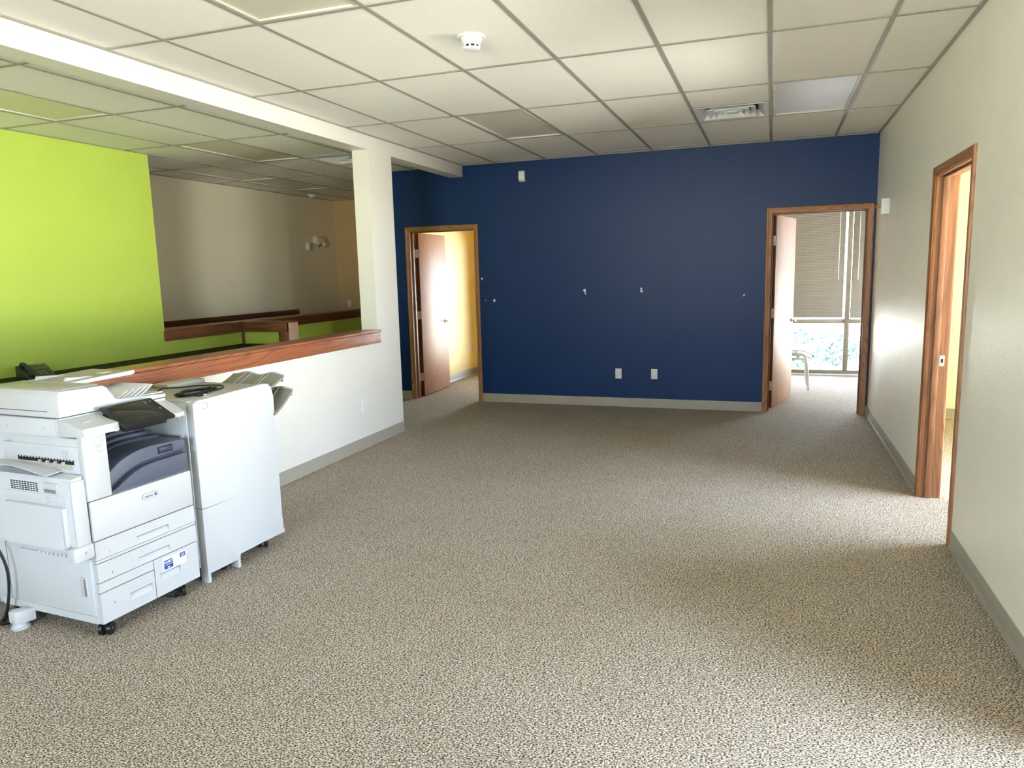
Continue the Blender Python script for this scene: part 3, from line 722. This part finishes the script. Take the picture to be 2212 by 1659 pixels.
# plaster-filled screw holes
for k, (x, z, r) in enumerate([(-1.993, 1.345, 0.022), (-1.985, 1.312, 0.011), (-1.341, 1.355, 0.015), (-1.338, 1.330, 0.017), (-3.113, 1.244, 0.017), (-3.279+0.012, 1.508, 0.015), (-0.235, 1.266, 0.009), (-0.228, 1.272, 0.008), (-3.225, 1.246, 0.007)]):
    mb = MB(); pts = []
    for i in range(10):
        a = 2*math.pi*i/10; q = r*random.uniform(0.6, 1.05); pts.append((q*math.cos(a), q*1.15*math.sin(a)))
    mb.prism(pts, 'y', -0.002, 0.001).build('plaster_patch', 'plaster_fill', wall_back, None, (x, YB, z))

# ------------------------------------------------------------------ stacking chairs in the far office
def chair_mesh_parts():
    ps = {}
    def frame(y):
        p = []
        for t in range(7):
            a = math.radians(90*t/6); p.append((0.0+0.0-0.07+0.07*math.sin(a), y, 0.40-0.07+0.07*math.cos(a)+0.0))
        path = [(-0.42, y, 0.0), (-0.44, y, 0.30), (-0.43, y, 0.385), (-0.38, y, 0.40), (-0.16, y, 0.40)] + p + [(0.012, y, 0.18), (0.022, y, 0.0)]
        return MB().tube(path, 0.0125, 10)
    ps['side_frame'] = [frame(-0.245).mesh('side_frame', 'chrome_tube'), frame(0.245).mesh('side_frame', 'chrome_tube')]
    mb = MB().cyl((-0.36, -0.245, 0.40), (-0.36, 0.245, 0.40), 0.010, 8).cyl((-0.12, -0.245, 0.40), (-0.12, 0.245, 0.40), 0.010, 8)
    ps['cross_bar'] = [mb.mesh('cross_bar', 'chrome_tube')]
    def seat(a, b):
        x = -0.44+0.50*a; y = -0.235+0.47*b
        z = 0.435 + 0.012*math.cos(2*math.pi*(b-0.5))*-1 - (0.045*((a-0.72)/0.28)**2 if a > 0.72 else 0) + 0.01*(1-a)
        return (x, y, z)
    ps['seat'] = [MB().slab(seat, 14, 8, (0, 0, -0.018)).mesh('seat', 'chair_shell')]
    def back(a, b):
        z = 0.50+0.36*a; y = -0.22+0.44*b
        return (-0.45-0.10*a-0.03*math.cos(math.pi*(b-0.5)), y, z)
    ps['backrest'] = [MB().slab(back, 8, 8, (-0.012, 0, 0)).mesh('backrest', 'chair_shell')]
    mb = MB()
    for y in (-0.19, 0.19): mb.tube([(-0.40, y, 0.40), (-0.45, y, 0.46), (-0.50, y, 0.60), (-0.56, y, 0.84)], 0.010, 8)
    ps['back_support'] = [mb.mesh('back_support', 'chrome_tube')]
    return ps
CP = chair_mesh_parts()
for k, lab in enumerate(('pale stacking chair standing on the carpet behind the oak door', 'pale chair stacked on top of the other behind the oak door')):
    e = tag(empty('stacking_chair', (0.495-0.015*k, 10.11, 0.062*k), 0), lab, 'chair', 'stacked chairs in the far office')
    for nm, lst in CP.items():
        for me in lst: link(nm, me, e)

# ------------------------------------------------------------------ multifunction printer
P = tag(empty('office_printer', (-2.70, 2.24, 0), math.pi/2-0.055), 'large white floor-standing printer copier with tilted black touch screen', 'printer')
WP = 0.555
# chassis
box('cabinet', 'printer_grey', 0.004, WP, 0.022, 0.70, 0.078, 0.640, P, 0.004)
box('rear_tower', 'printer_grey', 0.02, WP, 0.46, 0.70, 0.640, 0.916, P, 0.004)
MB().box(0.004, 0.112, 0.03, 0.46, 0.640, 0.916, 0.003).build('side_column', 'printer_grey', P)
MB().box(0.000, 0.117, 0.0, 0.034, 0.640, 0.926, 0.006).build('front_pillar', 'printer_white', P)
def drawer(u0, u1, z0, z1, pu0, pu1, pz0, pz1, num, nu, nz):
    mb = MB(); th = 0.022
    mb.box(u0, pu0, 0, th, z0, z1).box(pu1, u1, 0, th, z0, z1).box(pu0, pu1, 0, th, z0, pz0).box(pu0, pu1, 0, th, pz1, z1)
    d = mb.build('drawer_front', 'printer_white', P)
    bmv = MB(); bmv.prism([(0.0, pz0), (0.0005, pz0), (0.019, pz1), (0.022, pz1), (0.022, pz0)], 'x', pu0, pu1).build('pull_pocket', 'printer_grey', d)
    box('pocket_shadow_bar', 'seam_dark', pu0+0.006, pu1-0.006, 0.004, 0.021, pz1-0.004, pz1-0.0005, d)  # dark bar painting in the shade under the pocket's upper edge
    if num: text(num, 0.017, 'drawer_number', 'print_grey', d, (nu, -0.0004, nz), (math.pi/2, 0, 0))
    return d
drawer(0.004, WP, 0.373, 0.456, 0.215, 0.395, 0.378, 0.412, '1', 0.072, 0.393)
drawer(0.004, WP, 0.270, 0.355, 0.215, 0.390, 0.275, 0.310, '2', 0.073, 0.297)
drawer(0.004, 0.287, 0.078, 0.219, 0.150, 0.272, 0.128, 0.163, '3', 0.068, 0.155)
drawer(0.291, WP, 0.078, 0.266, 0.318, 0.440, 0.150, 0.186, '', 0, 0)
box('trim_rail', 'printer_white', 0.004, WP, 0.003, 0.024, 0.358, 0.370, P)
box('trim_rail', 'printer_white', 0.004, 0.288, 0.001, 0.024, 0.223, 0.266, P)
fd = MB().box(0.006, WP, 0.0, 0.024, 0.460, 0.637, 0.003).build('front_door', 'printer_white', P)
# badge
bd = empty('maker_badge', (0.309, 0.0, 0.581), 0, fd)
pts = []
for i in range(9): a = math.pi/2+math.pi*i/8; pts.append((-0.030+0.0125*math.cos(a), 0.0125*math.sin(a)))
for i in range(9): a = -math.pi/2+math.pi*i/8; pts.append((0.030+0.0125*math.cos(a), 0.0125*math.sin(a)))
MB().prism(pts, 'y', -0.0022, 0.0).build('badge_plate', 'printer_white', bd)
MB().prism([(x*1.05, z*1.12) for x, z in pts], 'y', -0.0012, 0.0).build('badge_rim', 'print_grey', bd)
text('xerox', 0.0185, 'badge_text', 'seam_dark', bd, (-0.009, -0.0023, 0.0), (math.pi/2, 0, 0), 0.0004, 'CENTER', 0.0004)
MB().cyl((0.029, -0.0022, 0.0), (0.029, -0.0036, 0.0), 0.0075, 16).build('badge_ball', 'seam_dark', bd)
# stickers
st = box('sticker', 'white_plastic', 0.340, 0.478, -0.0008, 0.0, 0.190, 0.252, P)
st['label'] = 'service sticker with dark blue fields'
box('sticker_field', 'label_blue', 0.346, 0.398, -0.0014, -0.0007, 0.196, 0.240, st)
text('HUSKY', 0.0155, 'sticker_text', 'white_plastic', st, (0.372, -0.0015, 0.229), (math.pi/2, 0, 0), 0.0004, 'CENTER', 0.0006)
mb = MB()
for i, (a, b, c) in enumerate([(0.352, 0.392, 0.2165), (0.364, 0.380, 0.204), (0.366, 0.378, 0.2005)]): mb.box(a, b, -0.0018, -0.0013, c-0.0012, c+0.0012)
mb.build('sticker_print', 'white_plastic', st)
box('sticker_field', 'label_blue', 0.442, 0.474, -0.0014, -0.0007, 0.224, 0.246, st)
mb = MB()
for c in (0.240, 0.234, 0.229): mb.box(0.448, 0.468, -0.0018, -0.0013, c-0.001, c+0.001)
mb.build('sticker_print', 'white_plastic', st)
mb = MB()
for c in (0.240, 0.232, 0.224, 0.214): mb.box(0.404, 0.430, -0.0012, -0.0007, c-0.0008, c+0.0008)
mb.build('sticker_print', 'printer_grey', st)
st = box('sticker', 'white_plastic', 0.040, 0.110, -0.0006, 0.0, 0.828, 0.905, P)
text('io', 0.016, 'sticker_text', 'print_grey', st, (0.054, -0.0008, 0.893), (math.pi/2, 0, 0), 0.0003)
mb = MB()
for a, b, c in ((0.082, 0.102, 0.898), (0.082, 0.104, 0.893), (0.060, 0.092, 0.880), (0.056, 0.096, 0.873), (0.060, 0.094, 0.866), (0.052, 0.102, 0.852), (0.064, 0.090, 0.845)):
    mb.box(a, b, -0.001, -0.0005, c-0.0009, c+0.0009)
mb.build('sticker_print', 'print_grey', st)
st = box('sticker', 'printer_grey', 0.200, 0.265, -0.0004, 0.002, 0.236, 0.243, P)
# output bay: dark blue transport
def curve_piece(nm, mat, top, bot, v0, v1, bev=0.004):
    MB().prism(top + bot[::-1], 'y', v0, v1, bev).build(nm, mat, P)
us = [0.118, 0.16, 0.20, 0.25, 0.30, 0.36, 0.44, 0.556]
def smooth(pts):
    def f(u):
        for (a, p), (b, q) in zip(pts, pts[1:]):
            if u <= b:
                t = (u-a)/(b-a); t = max(0, min(1, t)); return p+(q-p)*t
        return pts[-1][1]
    return f
low = smooth([(0.118, 0.648), (0.16, 0.662), (0.20, 0.685), (0.25, 0.708), (0.30, 0.722), (0.36, 0.728), (0.556, 0.730)])
upl = smooth([(0.118, 0.664), (0.16, 0.690), (0.20, 0.712), (0.25, 0.732), (0.30, 0.743), (0.36, 0.748), (0.556, 0.750)])
upt = smooth([(0.118, 0.725), (0.16, 0.760), (0.20, 0.778), (0.25, 0.794), (0.30, 0.803), (0.36, 0.806), (0.556, 0.796)])
uu = [0.118+0.438*i/24 for i in range(25)]
curve_piece('lower_transport_cover', 'printer_blue_light', [(u, low(u)) for u in uu], [(0.118, 0.640), (0.556, 0.640)], 0.012, 0.44)
curve_piece('upper_transport_cover', 'printer_blue_light', [(u, upt(u)) for u in uu], [(u, upl(u)) for u in uu], 0.022, 0.20, 0.006)
curve_piece('transport_gap', 'printer_blue', [(u, upl(u)+0.002) for u in uu], [(u, low(u)-0.002) for u in uu], 0.040, 0.42, 0.0)
for i in range(5):
    dz = 0.010+0.012*i; v0 = 0.185+0.05*i
    curve_piece('exit_tray_rib', 'printer_blue', [(u, min(0.905, upt(u)+dz*(0.4+1.0*(u-0.118)/0.3 if u < 0.42 else 1.4))) for u in uu], [(u, upl(u)) for u in uu], v0, v0+0.052, 0.005)
MB().box(0.40, 0.475, 0.016, 0.026, 0.762, 0.786, 0.003).build('release_latch', 'printer_blue', P)
box('latch_recess', 'slot_black', 0.395, 0.480, 0.018, 0.03, 0.757, 0.790, P, 0.003)
box('bay_back_wall', 'printer_blue', 0.112, WP, 0.445, 0.462, 0.640, 0.916, P)
# scanner unit and console
MB().prism([(0.13, 0.916), (0.70, 0.916), (0.70, 0.998), (0.13, 0.998)], 'x', 0.0, 0.565, 0.004).build('scanner_unit', 'printer_grey', P)
MB().prism([(-0.022, 0.926), (0.14, 0.918), (0.14, 0.994), (0.10, 0.990), (-0.020, 0.962)], 'x', -0.002, 0.172, 0.005).build('console_block', 'printer_white', P)
MB().prism([(0.01, 0.915), (0.14, 0.915), (0.14, 0.990), (0.09, 0.975), (0.01, 0.935)], 'x', 0.172, 0.565, 0.004).build('console_bar', 'printer_white', P)
box('console_tab', 'printer_top_grey', 0.050, 0.085, 0.045, 0.065, 0.975, 0.9815, P)
box('scanner_seam', 'seam_dark', -0.0012, 0.004, 0.14, 0.70, 0.9985, 1.0015, P)
box('side_plate', 'printer_grey', -0.003, 0.001, 0.150, 0.70, 0.918, 0.996, P, 0.001)
for v in (0.23, 0.47): MB().cyl((-0.0045, v, 0.955), (-0.002, v, 0.955), 0.006, 10).build('screw', 'printer_white', P)
# document feeder
F = empty('document_feeder', (0, 0, 0), 0, P)
prof = [(0.004, 1.002), (0.565, 1.002), (0.565, 1.026), (0.300, 1.030), (0.278, 1.036), (0.262, 1.060), (0.248, 1.098), (0.225, 1.112), (0.016, 1.116), (0.004, 1.100)]
MB().prism(prof, 'y', 0.125, 0.68, 0.006).build('feeder_cover', 'printer_white', F)
MB().box(0.03, 0.225, 0.16, 0.66, 1.1135, 1.1185, 0.002).build('feeder_lid', 'printer_top_grey', F)
box('feeder_side_seam', 'seam_dark', 0.0025, 0.0055, 0.20, 0.52, 1.0255, 1.0285, F)
def tray(a, b):
    return (0.19+0.365*a, 0.33+0.29*b, 1.106+0.012*a)
MB().slab(tray, 6, 2, (0, 0, 0.014)).build('input_tray', 'printer_top_grey', F)
MB().prism([(0.215, 1.104), (0.548, 1.112), (0.560, 1.118), (0.560, 1.134), (0.40, 1.128), (0.215, 1.121)], 'y', 0.320, 0.331, 0.002).build('tray_edge', 'printer_white', F)
for v in (0.375, 0.575): MB().prism([(0.22, 1.119), (0.36, 1.124), (0.36, 1.130), (0.23, 1.138)], 'y', v-0.008, v+0.008, 0.002).build('paper_guide', 'printer_white', F)
box('tray_label', 'label_cream', 0.43, 0.49, 0.39, 0.43, 1.1300, 1.1325, F)
for i in range(5):
    def fin(a, b, i=i):
        return (0.285+0.036*i+0.075*a+0.01*a*a, 0.15+0.25*b, 1.031+0.042*a**1.6*(0.8+0.06*i))
    MB().slab(fin, 8, 1, (0.002, 0, -0.002)).build('output_guide', 'paper', F)
box('exit_floor', 'printer_grey', 0.29, 0.56, 0.14, 0.62, 1.027, 1.031, F)
# touch screen
S = empty('touch_screen', (0.168, -0.058, 0.928), 0, P); S.rotation_euler = (math.radians(27), 0, 0)
MB().box(0.0, 0.275, 0.0, 0.175, 0.0, 0.016, 0.005).build('screen_body', 'black_plastic', S)
MB().box(0.022, 0.225, 0.022, 0.158, 0.0155, 0.0175, 0.0005).build('screen_glass', 'screen_black', S)
MB().cyl((0.250, 0.080, 0.0155), (0.250, 0.080, 0.018), 0.006, 14).build('home_button', 'print_grey', S)
MB().cyl((0.250, 0.148, 0.0155), (0.250, 0.148, 0.0166), 0.006, 14).build('power_mark', 'seam_dark', S)
MB().prism([(0.02, -0.03), (0.16, -0.075), (0.17, -0.002), (0.02, -0.002)], 'x', 0.02, 0.25, 0.003).build('screen_bracket', 'black_plastic', S)
# left side: exit slot, bypass unit, lower door
box('exit_panel', 'printer_grey', -0.002, 0.006, 0.030, 0.515, 0.765, 0.880, P, 0.0015)
box('exit_slot', 'slot_black', -0.0035, 0.004, 0.060, 0.420, 0.802, 0.822, P)
box('exit_flap', 'printer_top_grey', -0.006, -0.001, 0.070, 0.300, 0.780, 0.802, P, 0.001)
for v in (0.12, 0.17, 0.22, 0.27): MB().cyl((-0.006, v-0.006, 0.804), (-0.006, v+0.006, 0.804), 0.009, 10).build('exit_roller', 'printer_white', P)
mb = MB()
for i in range(18): mb.box(-0.006, -0.002, 0.066+0.0195*i, 0.074+0.0195*i, 0.818, 0.825)
mb.build('exit_teeth', 'printer_white', P)
box('side_latch', 'printer_white', -0.008, 0.0, 0.075, 0.125, 0.828, 0.862, P, 0.003)
def side_tray(a, b):
    return (-0.004-0.075*a, 0.14+0.42*b, 0.768+0.026*math.sin(2.4*b)-0.004*a+0.012*a*b)
MB().slab(side_tray, 6, 10, (0, 0, 0.004)).build('side_exit_tray', 'printer_white', P)
MB().prism([(-0.002, 0.435), (-0.068, 0.435), (-0.068, 0.725), (-0.055, 0.755), (-0.002, 0.760)], 'y', 0.016, 0.58, 0.008).build('bypass_unit', 'printer_grey', P)
box('bypass_front', 'printer_white', -0.066, -0.001, 0.008, 0.020, 0.440, 0.745, P, 0.005)
mb = MB()
for i in range(10):
    for j in range(5): mb.box(-0.070, -0.066, 0.215+0.018*i, 0.226+0.018*i, 0.690+0.0085*j, 0.694+0.0085*j)
mb.build('vent_slots', 'slot_black', P)
box('bypass_latch', 'printer_white', -0.074, -0.06, 0.085, 0.175, 0.690, 0.735, P, 0.006)
box('latch_recess', 'tray_taupe', -0.0755, -0.07, 0.095, 0.165, 0.692, 0.708, P)
box('bypass_panel', 'printer_grey', -0.071, -0.066, 0.055, 0.44, 0.640, 0.682, P, 0.002)
box('bypass_pull', 'printer_white', -0.076, -0.068, 0.120, 0.165, 0.648, 0.672, P, 0.003)
MB().prism([(-0.066, 0.450), (-0.096, 0.452), (-0.084, 0.632), (-0.066, 0.636)], 'y', 0.055, 0.430, 0.004).build('bypass_tray', 'printer_grey', P)
box('bypass_tray_edge', 'printer_white', -0.0905, -0.066, 0.044, 0.055, 0.452, 0.632, P, 0.002)
ft = MB().box(-0.098, -0.0, -0.008, 0.036, 0.395, 0.462, 0.010).build('bypass_corner', 'printer_white', P)
text('5', 0.017, 'drawer_number', 'print_grey', ft, (-0.045, -0.0086, 0.430), (math.pi/2, 0, 0))
mb = MB().box(-0.026, -0.0, 0.05, 0.42, 0.392, 0.434, 0.003)
mb.build('bypass_base', 'printer_grey', P)
mb = MB()
for i in range(11): mb.cyl((-0.012, 0.055+0.027*i, 0.384), (-0.012, 0.067+0.027*i, 0.384), 0.010, 10)
mb.build('feed_rollers', 'white_plastic', P)
box('side_door', 'printer_grey', -0.006, 0.006, 0.030, 0.490, 0.115, 0.378, P, 0.002)
box('door_pull', 'printer_white', -0.010, -0.004, 0.060, 0.105, 0.200, 0.292, P, 0.003)
box('pull_recess', 'tray_taupe', -0.0112, -0.009, 0.066, 0.078, 0.206, 0.286, P)
box('skirt', 'printer_grey', -0.002, 0.004, 0.025, 0.66, 0.078, 0.112, P)
box('side_seam', 'tray_taupe', 0.002, 0.0045, 0.600, 0.6015, 0.09, 0.43, P)
# stabiliser foot
MB().prism([(0.0, 0.445), (0.0, 0.50), (-0.05, 0.535), (-0.075, 0.52), (-0.075, 0.48), (-0.05, 0.46)], 'z', 0.030, 0.092, 0.010).build('stabilizer_arm', 'printer_white', P)
mb = MB(); mb.lathe([(0.0, 0.0), (0.036, 0.0), (0.037, 0.012), (0.032, 0.016), (0.032, 0.032), (0.0, 0.032)], (-0.042, 0.498, 0.0), 28)
for i in range(28):
    a = 2*math.pi*i/28; mb.box(-0.042+0.037*math.cos(a)-0.0015, -0.042+0.037*math.cos(a)+0.0015, 0.498+0.037*math.sin(a)-0.0015, 0.498+0.037*math.sin(a)+0.0015, 0.001, 0.012)
mb.build('stabilizer_foot', 'printer_white', P)
def caster(u, v, par, ang=0.0, r=0.029):
    c = empty('caster', (u, v, 0), ang, par)
    for s in (-1, 1): MB().cyl((0.0, s*0.010, r), (0.0, s*0.026, r), r, 20).build('wheel', 'black_plastic', c)
    MB().box(-0.014, 0.014, -0.012, 0.012, r-0.006, 0.079, 0.004).build('fork', 'black_plastic', c)
    MB().cyl((0, -0.0275, r), (0, 0.0275, r), 0.006, 10).build('axle', 'print_grey', c)
for u, v, a in ((0.055, 0.055, 0.5), (0.47, 0.055, 0.9), (0.055, 0.62, 0.2), (0.50, 0.62, 0.1)): caster(u, v, P, a)

# ------------------------------------------------------------------ finisher
Q = tag(empty('printer_finisher', (-2.694, 2.876, 0), math.pi/2-0.06), 'tall white finisher cabinet beside the printer, cord coiled on its top', 'printer finisher')
pan = [(0.0, 0.05), (0.222, 0.05), (0.222, 0.064), (0.236, 0.066), (0.238, 0.078), (0.562, 0.078), (0.588, 0.086), (0.588, 0.90), (0.574, 0.955), (0.55, 0.978), (0.50, 0.984),
       (0.03, 0.968), (0.0, 0.955), (0.0, 0.4065), (0.02, 0.4045), (0.222, 0.4035), (0.222, 0.4005), (0.02, 0.4005), (0.0, 0.4025)]
MB().prism(pan, 'y', 0.0, 0.042, 0.002).build('front_panel', 'printer_white', Q)
box('panel_seam', 'seam_dark', 0.002, 0.221, 0.003, 0.006, 0.399, 0.406, Q)
box('cabinet', 'printer_grey', 0.002, 0.575, 0.046, 0.62, 0.075, 0.962, Q, 0.004)
box('side_cover', 'printer_grey', -0.003, 0.003, 0.05, 0.62, 0.415, 0.930, Q, 0.0015)
box('side_latch_bar', 'printer_grey', -0.006, 0.0, 0.044, 0.062, 0.41, 0.80, Q, 0.002)
box('lower_side_panel', 'printer_grey', -0.004, 0.003, 0.05, 0.62, 0.08, 0.402, Q, 0.0015)
box('top_cover', 'printer_top_grey', -0.002, 0.578, 0.035, 0.62, 0.958, 0.968, Q, 0.003)
MB().box(0.30, 0.58, 0.50, 0.62, 0.966, 0.992, 0.008).build('rear_riser', 'printer_top_grey', Q)
box('top_slot', 'seam_dark', 0.14, 0.40, 0.043, 0.052, 0.967, 0.9692, Q)
box('top_slot_lip', 'printer_white', 0.12, 0.42, 0.052, 0.062, 0.967, 0.974, Q, 0.002)
for v, z in ((0.10, 0.885), (0.085, 0.79)): MB().cyl((-0.006, v, z), (-0.002, v, z), 0.008, 14).build('screw', 'white_plastic', Q)
mb = MB()
for a in ((0.062, 0.094, 0.948, 0.9495), (0.062, 0.094, 0.921, 0.9225), (0.0925, 0.094, 0.921, 0.9495)): mb.box(a[0], a[1], -0.0006, 0.0005, a[2], a[3])
mb.build('panel_mark', 'print_grey', Q)
for u in (0.004, 0.218): MB().box(u, u+0.020, 0.004, 0.055, 0.0, 0.078, 0.002).build('leg', 'printer_white', Q)
box('kick_latch', 'printer_white', 0.585, 0.606, 0.01, 0.06, 0.095, 0.165, Q, 0.006)
box('kick_foot', 'printer_white', 0.560, 0.612, 0.01, 0.05, 0.070, 0.096, Q, 0.004)
for u, v, a in ((0.055, 0.085, 1.1), (0.17, 0.085, 0.4), (0.07, 0.56, 0.3), (0.50, 0.56, 0.2), (0.52, 0.10, 0.6)): caster(u, v, Q, a, 0.03)
def bin_tray(nm, u0, z0, length, rise, v0, v1, wav, thick):
    def f(a, b):
        ridge = wav*(0.5+0.5*math.cos(2*math.pi*2*(b-0.22)))*min(1, a*2.2)
        return (u0+length*a, v0+(v1-v0)*b, z0+rise*a**1.3+ridge)
    b_ = MB().slab(f, 8, 24, (0.004, 0, -thick)).build(nm, 'tray_taupe', Q)
    def g(a, b):
        x, y, z = f(1.0, b); return (x+0.010*a, y, z+0.004)
    MB().slab(g, 1, 24, (-0.012, 0, -thick-0.03)).build('tray_lip', 'printer_white', b_)
    for v in (v0+0.10, v0+0.14, v0+0.24, v0+0.28):
        if v < v1-0.02:
            b = (v-v0)/(v1-v0)
            MB().tube([Vector(f(a/6, b))+Vector((0, 0, 0.001)) for a in range(7)], 0.0022, 6).build('tray_rib', 'printer_top_grey', b_)
    return b_
bin_tray('upper_bin', 0.575, 0.945, 0.15, 0.055, 0.03, 0.42, 0.016, 0.012)
bin_tray('lower_bin', 0.575, 0.80, 0.17, 0.115, -0.01, 0.40, 0.012, 0.012)
box('bin_bracket', 'tray_taupe', 0.572, 0.60, 0.05, 0.42, 0.70, 0.93, Q, 0.004)
# bridge between the two machines
box('bridge_unit', 'printer_blue', -0.075, -0.004, 0.10, 0.40, 0.66, 0.79, Q, 0.006)

# ------------------------------------------------------------------ cables
mq = Matrix.Translation((-2.694, 2.876, 0)) @ Matrix.Rotation(math.pi/2-0.06, 4, 'Z')
mp_ = Matrix.Translation((-2.70, 2.24, 0)) @ Matrix.Rotation(math.pi/2-0.055, 4, 'Z')
def spline(pts, n=8):
    out = []; pts = [Vector(p) for p in pts]
    for i in range(len(pts)-1):
        p0, p1, p2, p3 = pts[max(i-1, 0)], pts[i], pts[i+1], pts[min(i+2, len(pts)-1)]
        for k in range(n):
            t = k/n
            out.append(0.5*((2*p1)+(p2-p0)*t+(2*p0-5*p1+4*p2-p3)*t*t+(3*p1-p0-3*p2+p3)*t**3))
    out.append(pts[-1]); return out
base_z = 0.968
pts = [(0.02, 0.50, base_z+0.030), (0.06, 0.47, base_z+0.010), (0.14, 0.44, base_z+0.006), (0.24, 0.46, base_z+0.014), (0.33, 0.44, base_z+0.006), (0.42, 0.38, base_z+0.006), (0.46, 0.27, base_z+0.006), (0.40, 0.19, base_z+0.006), (0.30, 0.16, base_z+0.006)]
for k in range(5):
    o = 0.010*math.sin(k*2.1); z = base_z+0.007+0.005*(k % 3)
    pts += [(0.14+o, 0.13+o, z), (0.085+o, 0.16-o, z), (0.10-o, 0.21+o, z), (0.20+o, 0.24-o*0.6, z+0.003), (0.30-o, 0.225+o, z), (0.335+o, 0.19-o, z+0.003), (0.28+o, 0.155+o, z)]
pts += [(0.16, 0.12, base_z+0.012), (0.13, 0.105, base_z+0.006)]
e = tag(empty('power_cord', mq @ Vector((0.2, 0.2, base_z))), 'black cord coiled on top of the finisher', 'cable')
inv = Matrix.Translation(-(mq @ Vector((0.2, 0.2, base_z)))) @ mq
MB().tube([inv @ p for p in spline(pts, 7)], 0.0042, 7).build('cord', 'cable_black', e)
mb = MB(); p0 = inv @ Vector((0.13, 0.105, base_z+0.007)); p1 = inv @ Vector((0.155, 0.085, base_z+0.007)); p2 = inv @ Vector((0.168, 0.075, base_z+0.007))
MB().cyl(p0, p1, 0.007, 12).build('plug', 'black_plastic', e); MB().cyl(p1, p2, 0.0055, 12).build('plug_tip', 'hinge_steel', e)
MB().tube([inv @ Vector((0.235, 0.145+0.01*math.sin(t), base_z+0.012+0.012*math.cos(t))) + Vector((0, 0, 0)) for t in [0.5*k for k in range(13)]], 0.003, 6).build('cord_tie', 'black_plastic', e)
o_w = mp_ @ Vector((-0.05, 0.62, 0))
e = tag(empty('power_cord', o_w), 'thick black cord hanging down the left side of the printer', 'cable')
inv = Matrix.Translation(-o_w) @ mp_
pts = [(-0.015, 0.69, 0.60), (-0.06, 0.64, 0.54), (-0.085, 0.60, 0.47), (-0.06, 0.558, 0.385), (-0.045, 0.538, 0.29), (-0.045, 0.540, 0.19), (-0.052, 0.560, 0.09), (-0.060, 0.590, 0.025), (-0.055, 0.625, 0.010), (-0.02, 0.65, 0.010), (0.02, 0.66, 0.010), (0.05, 0.62, 0.010)]
MB().tube([inv @ p for p in spline(pts, 8)], 0.0065, 8).build('cord', 'cable_black', e)
mb = MB(); a = inv @ Vector((-0.060, 0.600, 0.016)); b = inv @ Vector((-0.022, 0.572, 0.016))
MB().cyl(inv @ Vector((-0.095, 0.625, 0.016)), a, 0.009, 10).cyl(a, b, 0.015, 12, 0.013).build('plug', 'black_plastic', e)
d_ = (b-a).normalized(); mb = MB()
for s in (-0.005, 0.005): mb.cyl(b+Vector((0, 0, s)), b+d_*0.018+Vector((0, 0, s)), 0.002, 6)
mb.build('plug_prongs', 'hinge_steel', e)
